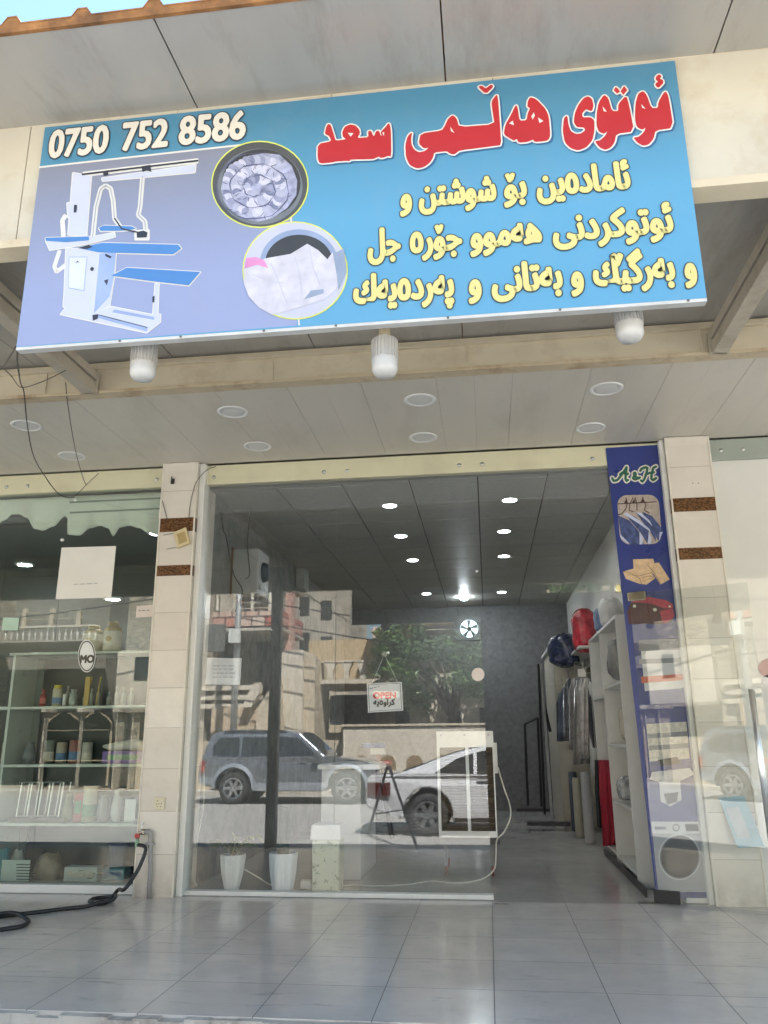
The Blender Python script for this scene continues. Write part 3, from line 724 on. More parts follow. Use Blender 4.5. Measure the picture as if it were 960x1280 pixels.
# ---- open door leaf, hinged right of the doorway
hx = 1.632; ang = R(23); tx, ty = math.cos(ang), -math.sin(ang)
door = thing('glass_door', 'open frameless glass door leaf with long chrome handle', 'door', (hx, .0, 0))
W_ = .83; dz1 = 2.155
def dp(u, v, z): return Vector((hx + tx*u - ty*v*0 + math.sin(ang)*v, ty*u + math.cos(ang)*v, z))
def dbox(u0, u1, v0, v1, z0, z1): 
    c = dp((u0+u1)/2, (v0+v1)/2, (z0+z1)/2)
    return MB().obox(c, (tx, ty, 0), (math.sin(ang), math.cos(ang), 0), (0,0,1), abs(u1-u0)/2, abs(v1-v0)/2, (z1-z0)/2)
dbox(.0, W_, -.005, .005, .015, dz1).build('leaf', glass_door, door)
dbox(-.01, .12, -.016, .016, dz1-.06, dz1+.004).build('top_patch', M('polished gold steel', (.78, .70, .52), .1, 1), door, bev=.003)
dbox(-.02, .15, -.02, .02, .006, .085).build('bottom_patch', black_m, door, bev=.003)
h = MB(); za, zb = P(945, 862, 1, -.3).z, .42
for s in (-1, 1):
    h.tube([dp(.765, .05*s, za), dp(.765, .05*s, zb)], .016, 12)
    for z in (za-.12, zb+.12): h.tube([dp(.765, 0, z), dp(.765, .05*s, z)], .009, 8)
h.build('handle', chrome, door, smooth=True)
MB().box(xc-.09, xc+.03, GY-.014, GY+.024, zt-.004, zt+.055).build('transom_patch', _mc['polished gold steel'], front, bev=.003)
pt = MB().box(1.50, 1.66, -.02, .05, -.0009, .0016); tag(pt.build('floor_plate', M('dull plate', (.16,.15,.13), .4, .6)), 'flat metal plate in the floor below the open door', 'floor plate', 'metal plates in the doorway floor')
p = P(625, 1130, 2, .0); tag(MB().box(xb+.005, xb+.11, p.y-.012, p.y+.025, -.0009, .0016).build('floor_plate', _mc['dull plate']), 'flat metal plate in the floor at the end of the white sill', 'floor plate', 'metal plates in the doorway floor')

# ---- left shop front
lf = thing('glass_shopfront', 'greenish glass front of the gift shop with scalloped curtain behind', 'shop front', (-4, .06, 0))
la = P(13, 660, 1, GY).x; lb = P(85, 640, 1, GY).x
lxr = P(190, 800, 1, GY).x
for a, c in ((-8.9, la-.002), (la+.002, lb-.002+.0), (lb+.002, -2.122)): pane(a, c, .06, 3.2, glass_green, lf)
MB().box(-8.95, -2.121, .035, .10, 3.20, 3.372).build('header_rail', rail_cream, lf, bev=.003)
MB().box(-8.95, -2.121, .02, .10, .001, .06).build('sill_rail', white_metal, lf, bev=.003)
studs([P(px, 592, 1, .03).x for px in (10, 36, 196)], 3.27, lf)
for px, py in ((94, 625), (78, 675)):
    p = P(px, py, 1, GY); MB().lathe([(0, -.010), (.014, -.008), (.015, 0)], p, 12, 1).build('glass_bolt', chrome, lf, smooth=True)
# ---- right shop front
rf = thing('glass_shopfront', 'milky glass front of the shop beyond the right pillar', 'shop front', (4, .06, 0))
pane(2.345, 9, .04, 3.2, glass_milk, rf)
MB().box(2.332, 9, .03, .10, 3.20, 3.372).build('header_rail', M('grey green header film', (.34, .38, .33), .45, var=.06), rf, bev=.003)
MB().box(2.332, 9, .02, .10, .001, .038).build('sill_rail', white_metal, rf, bev=.003)
MB().box(2.332, 2.350, -.02, .10, .001, 3.37).build('jamb', white_metal, rf, bev=.003)
studs([P(px, 556, 1, .03).x for px in (900, 928)], 3.28, rf)
bo = flat('blue_film_strip', [[(P(890, 568, 1, .03).x, P(925, 566, 1, .03).z-.0), (P(960, 566, 1, .03).x+.6, P(960, 566, 1, .03).z), (P(960, 566, 1, .03).x+.6, P(960, 566, 1, .03).z-.02), (P(925, 566, 1, .03).x, P(925, 566, 1, .03).z-.012)]], M('sky blue film', (.15, .42, .62), .4), 0, rf, y=GY)

# ---- blue poster strip
BY = .028
bq = [P(757, 560, 1, BY), P(823, 556, 1, BY), P(890, 1129, 1, BY), P(820, 1119, 1, BY)]
ban = thing('poster_strip', 'tall dark blue laundry poster strip beside the open glass door', 'poster', (bq[3].x+.1, BY, .02))
nav = M('printed navy', (.022, .04, .20), .3, var=.08, scale=3)
MB().prism([(q.x, BY, q.z) for q in bq], (0, .006, 0)).build('sheet', nav, ban)
def B(px, py): v = P(px, py, 1, BY); return (v.x, v.z)
def BQ(q, ox=740, oy=550, k=.1798): return [B(ox+x*k, oy+y*k) for x, y in q]
def bf(name, polys, m, layer, parent=ban, label=None): return flat(name, polys, m, layer, parent, label, y=BY)
def strokes(mb, pts, w, y):
    for q in ribbon(pts, w): mb.append(q)
# A & H in brush script
scr = [[(140,265),(150,285),(175,280),(200,250),(228,210),(240,190)], [(240,190),(236,230),(232,270),(240,285),(250,278)], [(195,240),(215,225),(235,240),(250,235)],
       [(325,262),(300,275),(285,268),(292,248),(305,240),(300,228),(290,232),(298,250),(318,270),(332,262)],
       [(335,215),(345,200),(372,190),(385,195),(378,235),(362,275),(350,290),(340,282)], [(445,185),(425,195),(415,235),(412,270),(425,280),(445,265)], [(372,240),(400,230),(430,225)]]
scr_p = [q for s in scr for q in ribbon(s, 17)] + [disc(x, y, 8, 8, 10) for s in scr for x, y in s]
scr_o = [q for s in scr for q in ribbon(s, 36)] + [disc(x, y, 18, 18, 10) for s in scr for x, y in s]
def bstack(name, polys, m, layer, label=None, parent=ban):
    mb = MB()
    for i, q in enumerate(polys):
        yy = BY-.0006-.0005*layer-.000004*i; mb.poly([(a, yy, c) for a, c in BQ(q)])
    o = mb.build(name, m, parent)
    if label: o['label'] = label
    return o
bstack('script_outline', scr_o, M('printed cream', (.68, .68, .58), .4), 1)
bstack('script_lettering', scr_p, M('printed deep green', (.02, .11, .07), .4), 3, 'green script letters A&H with a cream edge')
# suits on hangers
def rrect(x0, y0, x1, y1, r, n=6):
    out = []
    for cx, cy, a0 in ((x1-r, y0+r, -90), (x1-r, y1-r, 0), (x0+r, y1-r, 90), (x0+r, y0+r, 180)):
        out += [(cx+r*math.cos(R(a0+90*k/n)), cy+r*math.sin(R(a0+90*k/n))) for k in range(n+1)]
    return out
def skew(q): return [(x+(y-385)*.075, y-(x-170)*.02) for x, y in q]
su = bf('suit_photo', [BQ(skew(rrect(172, 385, 462, 728, 70)))], M('printed warm grey', (.42, .36, .31), .4, var=.2, scale=30), 1, label='printed photo of blue suits on wooden hangers')
bf('suit_cloth', [BQ(q) for q in ([(182,525),(260,560),(330,640),(360,725),(262,727),(200,660)], [(228,505),(300,535),(400,615),(385,722),(335,640),(265,560)], [(300,500),(380,530),(440,610),(445,710),(405,640)], [(345,497),(420,530),(492,625),(490,660),(460,700)])], M('printed suit blue', (.05, .075, .20), .4, var=.5, scale=30), 2, su)
bf('suit_light', [BQ(q) for q in ([(215,512),(240,505),(330,560),(400,620),(408,640),(330,585)], [(300,500),(345,510),(400,560),(420,600),(380,560)], [(330,640),(355,680),(350,725),(330,727)], [(395,630),(412,690),(410,722),(388,722)], [(470,640),(492,640),(465,700)], [(195,655),(262,722),(240,715),(200,680)])], M('printed shirt blue white', (.50, .55, .72), .4, var=.1), 3, su)
bf('hanger', [BQ(q) for q in ribbon([(178,445),(450,430)], 7)+ribbon([(235,400),(245,440),(235,480),(205,515),(180,520)], 7)+ribbon([(285,400),(262,450),(258,490),(290,500)], 6)+ribbon([(300,398),(312,450),(312,490)], 7)+ribbon([(350,400),(372,450),(365,490),(400,510)], 7)+[[(222,440),(240,405),(250,440)], [(275,440),(295,405),(300,440)], [(335,435),(355,400),(362,430)]]], M('printed dark brown', (.05, .025, .02), .4), 4, su)
cu = bf('cushion_photo', [BQ(q) for q in ([(285,830),(425,825),(432,850),(440,930),(290,915)], [(215,915),(285,895),(400,905),(440,960),(380,1005),(330,1000),(235,965)], [(385,865),(465,852),(540,970),(475,1005)])], M('printed tan cloth', (.60, .43, .26), .4, var=.18, scale=25), 1, label='printed photo of tan cushions and folded blanket')
bf('cushion_crease', [BQ(q) for q in ribbon([(215,915),(260,920),(330,960),(345,1000)], 5)+ribbon([(250,935),(330,945),(420,920)], 4)+ribbon([(345,960),(400,945),(436,955)], 4)+ribbon([(385,868),(430,920),(475,1000)], 5)+ribbon([(350,985),(400,965),(440,965)], 3)], M('printed tan crease', (.26, .16, .09), .4), 2, cu)
bg_ = bf('bedding_photo', [BQ([(245,1195),(270,1130),(330,1095),(400,1092),(520,1115),(565,1145),(570,1230),(555,1262),(480,1280),(255,1280)])], M('printed dark maroon', (.09, .03, .035), .4), 1, label='printed photo of a maroon bag of bedding')
bf('bedding_top', [BQ([(270,1130),(330,1095),(400,1092),(520,1115),(565,1145),(560,1170),(500,1170),(420,1140),(340,1130)]), BQ([(470,1190),(560,1170),(575,1225),(520,1275),(490,1270)])], M('printed crimson', (.42, .04, .07), .4, var=.3, scale=40), 2, bg_)
bf('bedding_dot', [BQ(disc(295, 1155, 12, 11, 14)), BQ(disc(437, 1180, 14, 12, 14)), BQ(disc(540, 1158, 8, 7, 12))], M('printed cream', (.68, .68, .58), .4), 3, bg_)
# lower half of the strip (pixel space of the photograph, clean of reflections)
def BR(q): return [B(x, y) for x, y in q]
st = bf('folded_linen_photo', [BR([(800,800),(852,798),(858,860),(806,864)])], M('printed linen white', (.58, .58, .60), .4, var=.1), 1, label='printed photo of a folded linen stack')
bf('linen_stripe', [BR(q) for q in ([(798,800),(852,798),(853,812),(799,814)], [(799,824),(854,822),(854,828),(799,830)])], M('printed linen grey', (.20, .21, .24), .4), 2, st)
bf('linen_red', [BR([(801,846),(856,842),(857,850),(802,854)])], M('printed linen red', (.55, .13, .07), .4), 2, st)
rk = bf('clothes_stack_photo', [BR([(808,905),(858,902),(862,948),(812,952)])], M('printed cloth cream', (.55, .52, .46), .4, var=.25, scale=40), 1, label='printed photo of stacked folded clothes')
bf('clothes_shade', [BR(q) for q in ([(809,917),(859,914),(859,920),(810,923)], [(811,932),(860,929),(861,935),(811,938)])], M('printed linen grey', (.20, .21, .24), .4), 2, rk)
ir = bf('ironing_photo', [BR([(815,965),(862,960),(868,968),(850,976),(852,1000),(838,1008),(826,1002),(824,978),(812,974)])], M('printed linen white', (.58, .58, .60), .4), 1, label='printed photo of a white shirt on an ironing board')
bf('iron', [BR(q) for q in ([(822,950),(846,946),(852,954),(826,958)], [(830,992),(848,990),(846,1002),(834,1006)])], M('printed charcoal', (.045,.047,.05), .4), 2, ir)
wm = bf('washing_machine_photo', [BR([(814,1027),(875,1027),(885,1115),(823,1115)])], M('printed machine grey', (.36, .37, .39), .35, var=.05), 1, label='printed photo of a front loading washing machine')
def ell(cx, cy, rx, ry, n=40): return disc(cx, cy, rx, ry, n)
bf('control_panel', [BR([(814,1027),(875,1027),(876.5,1042),(815.5,1042)])], M('printed machine white', (.60, .61, .62), .35), 2, wm)
bf('display', [BR([(856,1030),(872,1030),(873.5,1039),(857.5,1039)])], M('printed charcoal', (.045,.047,.05), .4), 3, wm)
bf('drawer', [BR([(818,1033),(832,1033),(832.4,1037),(818.4,1037)])], M('printed linen grey', (.20, .21, .24), .4), 3, wm)
bf('dial', [BR(ell(845, 1034.5, 4.6, 4.6, 20))], M('printed charcoal', (.045,.047,.05), .4), 3, wm)
bf('dial_cap', [BR(ell(845, 1034.5, 3.4, 3.4, 20))], M('printed linen white', (.58, .58, .60), .4), 4, wm)
bf('door_rim', [BR(ell(849.5, 1071, 26.5, 29))], M('printed machine white', (.60, .61, .62), .35), 3, wm)
bf('door_ring', [BR(ell(849.5, 1071, 25, 27.5))], M('printed linen grey', (.20, .21, .24), .4), 4, wm)
bf('door_glass', [BR(ell(849.5, 1071, 23.5, 26))], M('printed door dark', (.03, .032, .034), .3), 5, wm)

# ---- notices on the glass
def sheet(name, pts, m, label, cat, y=GY-.003, group=None):
    q = [P(a, c, 1, y) for a, c in pts]
    return tag(MB().prism([(v.x, y, v.z) for v in q], (0, .0015, 0)).build(name, m), label, cat, group)
def textlines(parent, px0, px1, pys, y, m, hh=.9, name='text_line', slope=0, words=5):
    mb = MB(); rr = random.Random(int(px0))
    for py in pys:
        x = px0
        while x < px1-1:
            l = min(rr.uniform(2.5, (px1-px0)/words*1.4), px1-x)
            q = [P(a, c+slope*(a-px0), 1, y-.0006) for a, c in ((x, py), (x+l, py), (x+l, py+hh), (x, py+hh))]
            mb.poly([(v.x, y-.0006, v.z) for v in q]); x += l + 1.6
    return mb.build(name, m, parent)
n1 = sheet('paper_notice', [(77,684.5),(145,682.5),(139,747),(69.5,749)], paper, 'large blank white paper taped to the left shop glass', 'notice')
textlines(n1, 92, 122, (730,), GY-.003, M('faint grey print', (.45, .44, .42), .8), 1.2, 'faint_mark', -.05, 4)
n2 = sheet('paper_notice', [(4,772),(24,772),(22,788),(2,788)], M('pale green paper', (.45, .62, .50), .8), 'small pale green note at the left edge of the window', 'notice')
n3 = sheet('paper_notice', [(171,757.5),(191,756),(190,771),(169.5,772)], M('pale pink paper', (.70, .62, .56), .8), 'small pinkish note with one line beside the tiled pillar', 'notice')
textlines(n3, 173, 188, (763,), GY-.003, ink_p, .8, slope=-.05)
n4 = sheet('paper_notice', [(259,822),(302,823),(300,856),(257,855.5)], M('white notice paper', (.80, .82, .85), .8), 'white printed notice on the glass above the two plant pots', 'notice', GY+.011)
textlines(n4, 266, 294, (832, 836, 841, 846), GY+.011, M('grey print', (.25, .26, .28), .8), .7, words=4)
n5 = sheet('round_sticker', disc(597.5, 843, 8, 8.3, 24), M('pale pink sticker', (.70, .62, .58), .6), 'plain pale round sticker at the edge of the glass pane', 'sticker', GY-.003)
# oval sticker on the left glass
ov = sheet('oval_sticker', disc(108.5, 820, 11, 20.5, 30), M('white sticker', (.66, .68, .66), .5), 'oval window sticker lettered MO on the gift shop glass', 'sticker', GY-.003)
def at_text(txt, px0, px1, pyb, ht, y, m, parent, name='lettering', r=.001, label=None):
    a, c = P(px0, pyb, 1, y), P(px1, pyb, 1, y)
    mb = MB(); fat(mb, fit(glyphs(txt), a.x+r, c.x-r, (a.z+c.z)/2+r, ht), r, r, y-.0008, 8)
    o = mb.build(name, m, parent)
    if label: o['label'] = label
    return o
at_text('MO', 99.5, 117.5, 829, .085, GY-.003, M('dark olive print', (.05, .045, .03), .5), ov, r=.005)
mb = MB(); q0 = [P(a, c, 1, GY-.0036) for a, c in disc(108.5, 820, 10.2, 19.2, 30)]; q1 = [P(a, c, 1, GY-.0036) for a, c in disc(108.5, 820, 8.8, 17.6, 30)]
mb.add(q0+q1, [(i, (i+1) % 30, 30+(i+1) % 30, 30+i) for i in range(30)]); mb.build('oval_ring', _mc['dark olive print'], ov)
for pts, lab in (([(962+14*math.cos(a)-.0, 835+12*math.sin(a)) for a in [k*.3 for k in range(21)]], 'round pinkish sticker upper of two on the milky glass'), ([(962+9*math.cos(a), 851+8*math.sin(a)) for a in [k*.3 for k in range(21)]], 'small white round sticker lower of two on the milky glass')):
    sheet('round_sticker', pts, M('pinkish sticker', (.62, .42, .38), .6) if 'pink' in lab else white_pl, lab, 'sticker', GY-.003)
# OPEN sign hanging on two strings
OY = GY+.03
op = thing('open_sign', 'small white OPEN sign hanging on two strings behind the glass', 'sign', P(481, 890, 1, OY))
oq = [P(a, c, 1, OY) for a, c in ((458.5,854.5),(502,852.5),(504,888),(460,891))]
MB().prism([(v.x, OY, v.z) for v in oq], (0, .004, 0)).build('board', M('sign white', (.82, .84, .86), .4, var=.02), op)
def inset(k):
    c = sum(oq, Vector())/4; return [c+(v-c)*k for v in oq]
a_, b_ = inset(.93), inset(.90)
MB().add([(v.x, OY-.0008, v.z) for v in a_+b_], [(i, (i+1) % 4, 4+(i+1) % 4, 4+i) for i in range(4)]).build('border_line', ink_p, op)
at_text('OPEN', 466, 495.5, 873.5, .064, OY, M('sign red', (.55, .03, .02), .4), op, r=.0045, label='red word OPEN')
at_text(shape('کراوەیە'), 466.5, 494, 881.5, .062, OY, M('sign black', (.02, .02, .02), .4), op, r=.0028, label='black Kurdish word below OPEN')
textlines(op, 462, 474, (860.5,), OY, _mc['sign black'], .9, 'small_print', -.25, 3)
sg = MB(); top = P(480.5, 818, 1, OY)
for a, c in ((465, 854.5), (497, 853)): sg.tube([top, P(a, c, 1, OY)], .0018, 5)
sg.build('string', M('white string', (.6,.6,.58), .7), op)
MB().lathe([(0, -.012), (.010, -.010), (.022, .0)], (top.x, GY+.022, top.z), 16, 1).build('suction_cup', M('clear plastic', (.5, .5, .48), .2), op, smooth=True)
# leaning sign board outside the milky glass
q = [P(a, c, 1, yy) for a, c, yy in ((882, 952, -.02), (912, 950, -.02), (956, 1058, -.16), (922, 1060, -.16))]
lbd = thing('leaning_board', 'narrow pale blue printed board leaning on the milky glass', 'sign board', q[3])
nv = (q[1]-q[0]).cross(q[3]-q[0]).normalized()*.004
MB().prism(q, nv).build('board', M('reflection paled sky blue board', (.42, .58, .64), .4, var=.06), lbd)  # board and prints paled in colour for the door leaf's reflection over them
sgn = 1 if nv.y < 0 else -1
def lb_uv(u, v): return q[0]*(1-u)*(1-v)+q[1]*u*(1-v)+q[2]*u*v+q[3]*(1-u)*v + (nv*1.25 if sgn > 0 else -nv*.25)
def lb_bar(name, spans, m):
    mb = MB()
    for u0, u1, v0, v1 in spans: mb.poly([lb_uv(u0, v0), lb_uv(u1, v0), lb_uv(u1, v1), lb_uv(u0, v1)])
    mb.build(name, m, lbd)
lb_bar('red_lines', [(.08,.2,.09,.15), (.24,.5,.08,.16), (.55,.9,.09,.15)], M('reflection paled red print', (.62, .25, .25), .5))
lb_bar('yellow_lines', [(.2,.55,.26,.29), (.6,.85,.27,.3), (.3,.6,.36,.39), (.65,.85,.36,.39)], M('reflection paled yellow print', (.66, .64, .40), .5))
lb_bar('picture', [(.12,.62,.55,.9)], M('reflection paled white print', (.60, .64, .66), .5))

# ---- things on the left pillar
FY = -.08
so2 = thing('wall_socket', 'cream wall socket on the left tiled pillar', 'socket', P(200, 1004, 1, FY))
p = P(200, 1004, 1, FY); MB().box(p.x-.042, p.x+.042, FY-.012, FY, p.z-.043, p.z+.043).build('plate', M('cream plastic', (.68, .62, .45), .4), so2, bev=.004)
hs = MB()
for dx, dz in ((-.016, .018), (-.006, -.004), (-.022, -.006), (.016, .0), (.012, -.022), (-.016, -.024)): hs.box(p.x+dx-.0035, p.x+dx+.0035, FY-.0135, FY-.0118, p.z+dz-.0035, p.z+dz+.0035)
hs.build('socket_hole', black_m, so2)
tap = thing('water_tap', 'grey water pipe with brass tap and red handle at the pillar foot', 'tap', P(188, 1123, 1, FY))
pm = M('grey pvc pipe', (.36, .35, .35), .45, var=.12, dirt=((.2, .17, .13), .4)); p0 = P(188, 1123, 2, 0); tpz = P(189, 1042, 1, FY).z
x_ = P(190, 1045, 1, FY).x; xb_ = P(188, 1122, 1, FY).x
MB().tube([(xb_, FY-.03, .0), (xb_-.002, FY-.03, .2), (x_, FY-.03, tpz-.03), (x_, FY-.03, tpz+.005), (x_-.012, FY-.035, tpz+.02), (x_-.04, FY-.05, tpz+.018)], .0165, 10).build('pipe', pm, tap, smooth=True)
MB().box(x_-.03, x_+.03, FY-.05, FY, tpz-.075, tpz-.058).build('clamp', pm, tap, bev=.003)
f = MB(); f.tube([(x_-.035, FY-.05, tpz+.018), (x_-.075, FY-.055, tpz+.012), (x_-.085, FY-.055, tpz-.02), (x_-.087, FY-.055, tpz-.045)], .012, 10); f.lathe([(.016, -.02), (.018, .0), (.016, .02)], (x_-.05, FY-.05, tpz+.018), 12)
f.build('tap_body', M('brass grey', (.42, .38, .30), .3, 1), tap, smooth=True)
MB().obox((x_-.085, FY-.072, tpz-.008), (1,0,0), (0,1,0), (0,0,1), .018, .008, .016).build('handle', M('red plastic', (.45, .05, .05), .4), tap, bev=.004)
MB().tube([(x_-.052, FY-.055, tpz+.03), (x_-.062, FY-.06, tpz+.06), (x_-.045, FY-.062, tpz+.085)], .005, 6).build('lever', steel, tap)
MB().tube([(x_-.087, FY-.055, tpz-.035), (x_-.089, FY-.056, tpz-.085)], .015, 10).build('hose_joint', M('green plastic', (.22, .38, .25), .5), tap)
hose = [Vector((x_-.089, FY-.056, tpz-.07)), P(182, 1060, 1, FY-.07), P(176, 1080, 1, FY-.10), P(166, 1098, 1, FY-.14), P(155, 1112, 1, FY-.18)]
fl = [(147,1120),(135,1127),(120,1130),(112,1127),(118,1123),(132,1121.5),(144,1123.5),(140,1129),(124,1132),(108,1133),(80,1136),(40,1141),(12,1144),(-12,1149),(-30,1160),(-10,1163),(8,1161),(26,1158),(35,1153),(33,1148.5),(20,1146),(0,1146.5),(-40,1149)]
for i, (a, c) in enumerate(fl): v = P(a, c, 2, .015); v.z = .015 + (.02 if 6 <= i <= 8 or i in (20, 21) else 0) + (.04 if i == 0 else 0); hose.append(v)
def catmull(q, k=6):
    out = []
    for i in range(len(q)-1):
        a, b1_, c, d = q[max(i-1, 0)], q[i], q[i+1], q[min(i+2, len(q)-1)]
        for j in range(k):
            t = j/k; out.append(.5*((2*b1_)+(c-a)*t+(2*a-5*b1_+4*c-d)*t*t+(3*b1_-a-3*c+d)*t**3))
    return out+[q[-1]]
tag(MB().tube(catmull(hose, 5), .0135, 8).build('garden_hose', rubber, smooth=True), 'black rubber hose looped from the tap across the tiled pavement', 'hose')
# hanging tag with a wire on the left pillar
tgq = [P(a, c, 1, FY-.012) for a, c in ((217.5,666),(233,659.5),(238.5,679.5),(222.5,686))]
tg = thing('hanging_plate', 'small loose yellowed plate hanging by wires on the left pillar', 'plate', tgq[3])
MB().prism([(v.x, FY-.03, v.z) for v in tgq], (0, .022, 0)).build('plate', M('yellowed plastic', (.62, .52, .30), .5), tg, bev=.003)
def inq(k): c = sum(tgq, Vector())/4; return [c+(v-c)*k for v in tgq]
MB().prism([(v.x+.004, FY-.0312, v.z) for v in inq(.62)], (0, .001, 0)).build('patch', M('ochre label', (.42, .31, .13), .5), tg)
ws = MB()
for a, c in (((204,669),(219,666)), ((208,686.5),(221,684))): ws.tube([P(*a, 1, FY-.012), P(*c, 1, FY-.014)], .003, 5)
ws.build('prong', steel, tg)
def wire(name, pts, lab, r=.003, m=None):
    q = [P(a, c, 1, y) for a, c, y in pts]
    return tag(MB().tube(catmull(q, 6), r, 6).build(name, m or M('dark cable', (.05, .045, .04), .5), smooth=True), lab, 'wire')
wire('hanging_wire', [(270,583,-.03),(258,588,-.06),(247,600,-.09),(242,612,-.092),(238,630,-.092),(236,648,-.093)], 'thin dark wire curving down the right edge of the left pillar')
wire('hanging_wire', [(203,626,-.09),(206,638,-.092),(209.5,650,-.094)], 'short thin wire stub at the left edge of the left pillar')
wire('hanging_wire', [(20,433,-3.70),(5,457,-3.0),(-8,470,-2.8)], 'thin black wire from the sign corner out to the left')
wire('hanging_wire', [(22,435,-3.68),(22,455,-3.2),(26,480,-1.9),(30,490,-1.65),(34,530,-1.2),(42,570,-.65),(58,598,-.22),(72,616,-.04),(84,622,.0),(93,621,.03)], 'long cable sagging from the sign corner to the left shop glass', .0042)
wire('hanging_wire', [(2,458,-2.6),(14,470,-2.0),(26,484,-1.6),(45,480,-1.7),(64,472,-1.9),(82,463,-2.0)], 'dark cable swinging across the left end of the beam', .003)
wire('hanging_wire', [(82,478,-1.6),(84,500,-1.47),(90,540,-.98),(96,570,-.48),(104,598,-.12),(108,606,.02)], 'thin wire dropping past the far left downlight to the header')
wire('hanging_wire', [(123,592,-.06),(112,602,-.02),(102,612,.01),(94,620,.03)], 'short wire from the soffit to the bolt in the left glass')
# ================================================================ INSIDE THE LAUNDRY
led = EM('lit lamp lens', (.92, .97, 1.0), 14)
dl2 = None
pos = [((487,632),'left row, nearest the street'), ((501,670),'left row, second from the street'), ((516,700),'left row, third from the street'), ((533,742),'left row, at the far end'),
       ((637,625),'right row, nearest the street'), ((630,664),'right row, second from the street'), ((630,695),'right row, third from the street'), ((627,740),'right row, at the far end')]
for (px, py), s in pos:
    p = P(px, py, 2, ZC); lab = 'lit round downlight in the shop ceiling, ' + s
    if dl2 is None:
        dl2 = thing('ceiling_downlight', lab, 'ceiling light', p, 'lit downlights inside the laundry')
        MB().lathe([(.062, .0), (.063, -.006), (.078, -.005), (.08, .0)], p, 24).build('trim_ring', white_pl, dl2, smooth=True)
        MB().lathe([(0, -.003), (.0615, -.003)], p, 24).build('lens', led, dl2)
    else: dup(dl2, p, lab)
p = P(580, 744, 1, 6.2); 
hb = thing('pendant_bulb', 'bright lit bulb hanging from the shop ceiling', 'light bulb', p)
MB().lathe([(0, -.085), (.05, -.07), (.075, -.02), (.07, .04), (.045, .08), (.03, .1)], p, 20).build('bulb', EM('lit bulb', (.85, .95, 1), 40), hb, smooth=True)
MB().tube([p+Vector((0,0,.1)), Vector((p.x, p.y, ZC))], .025, 8).build('socket', black_m, hb)
# extractor fan in its hole
fc = Vector(((fx0+fx1)/2, YB, (fz0+fz1)/2)); fr_ = (fx1-fx0)/2
fan = thing('extractor_fan', 'square extractor fan with daylight between its blades', 'fan', fc)
f = MB(); n_ = 32
ring = [(fr_*.86*math.cos(2*math.pi*k/n_), fr_*.86*math.sin(2*math.pi*k/n_)) for k in range(n_)]
sqr = []
for k in range(n_):
    a = 2*math.pi*k/n_; s_ = 1/max(abs(math.cos(a)), abs(math.sin(a))); sqr.append((fr_*1.12*s_*math.cos(a), fr_*1.12*s_*math.sin(a)))
vs = [fc+Vector((x, -.03, z)) for x, z in ring+sqr] + [fc+Vector((x, -.002, z)) for x, z in ring+sqr]
f.add(vs, [(k, (k+1) % n_, n_+(k+1) % n_, n_+k) for k in range(n_)] + [(2*n_+k, 2*n_+(k+1) % n_, (k+1) % n_, k) for k in range(n_)] + [(n_+k, n_+(k+1) % n_, 3*n_+(k+1) % n_, 3*n_+k) for k in range(n_)])
f.build('housing', M('grey fan housing', (.16,.16,.16), .5), fan)
for k in range(5):
    a = R(72*k+18); b_ = a+R(30); q = [(.03, a), (fr_*.84, a-.22), (fr_*.84, a+.22), (.03, a+.5)]
    MB().prism([fc+Vector((r*math.cos(t), .01, r*math.sin(t))) for r, t in q], (0, .01, 0)).build('blade', black_m, fan)
MB().lathe([(0, -.01), (.035, -.005), (.04, .03)], fc, 14, 1).build('hub', black_m, fan)

# electric cabinet on the left wall, with dial and cables
q0, q1 = P(272, 688, 1, 1.0), P(299, 743, 1, 1.0)
eb = thing('electric_box', 'grey electric box with a round dial on the left wall', 'electric box', (XL+.12, 1.1, q1.z))
bx1 = XL+.26; MB().box(XL+.012, bx1, .98, 1.36, q1.z, q0.z).build('case', M('grey painted box', (.36, .38, .37), .45, var=.05), eb, bev=.006)
MB().box(XL, XL+.0115, .96, 1.38, q1.z-.03, q0.z+.02).build('back_board', M('brown board', (.16, .09, .05), .7), eb)
dz_ = (q0.z+q1.z)/2+.02
mbd = MB(); mbd.lathe([(0, .05), (.085, .045), (.1, .0)], (bx1, 1.17, dz_), 20, 0); mbd.build('dial', M('dark blue dial', (.03,.05,.07), .35), eb, smooth=True)
MB().box(bx1, bx1+.02, 1.02, 1.06, q1.z+.06, q1.z+.1).build('latch', grey_pl, eb)
def wtube(name, pts, r, m, lab, cat='cable'): return tag(MB().tube(catmull([Vector(q) for q in pts], 6), r, 6).build(name, m, smooth=True), lab, cat)
dk = M('dark cable', (.05, .045, .04), .5)
wtube('wall_cable', [(XL+.02, .55, 3.1), (XL+.03, .60, 2.95), (XL+.03, .7, 2.9), (XL+.05, .9, 2.6), (XL+.12, .965, 2.45), (XL+.06, .97, 2.25)], .005, dk, 'dark cable looping down the left wall above the electric box')
wtube('wall_cable', [(XL+.03, 1.1, q1.z), (XL+.08, 1.1, q1.z-.1), (XL+.16, 1.15, q1.z-.1), (XL+.2, 1.2, q1.z)], .006, M('grey cable', (.3,.3,.3), .5), 'grey cable loop hanging below the electric box')
p = P(315, 600, 1, .9); wtube('wall_cable', [(p.x, .9, ZC), (p.x-.02, .9, 2.9), (p.x+.01, .9, 2.6), (p.x-.03, .9, 2.55)], .004, dk, 'thin dark wire hanging from the ceiling joint near the left wall')
p = P(375, 742, 1, 3.4); wtube('wall_cable', [(p.x-.2, 3.35, p.z+.05), (p.x-.02, 3.4, p.z-.02), (p.x+.0, 3.4, p.z-.2)], .012, dk, 'cable stub at the foot of the wall pilaster')
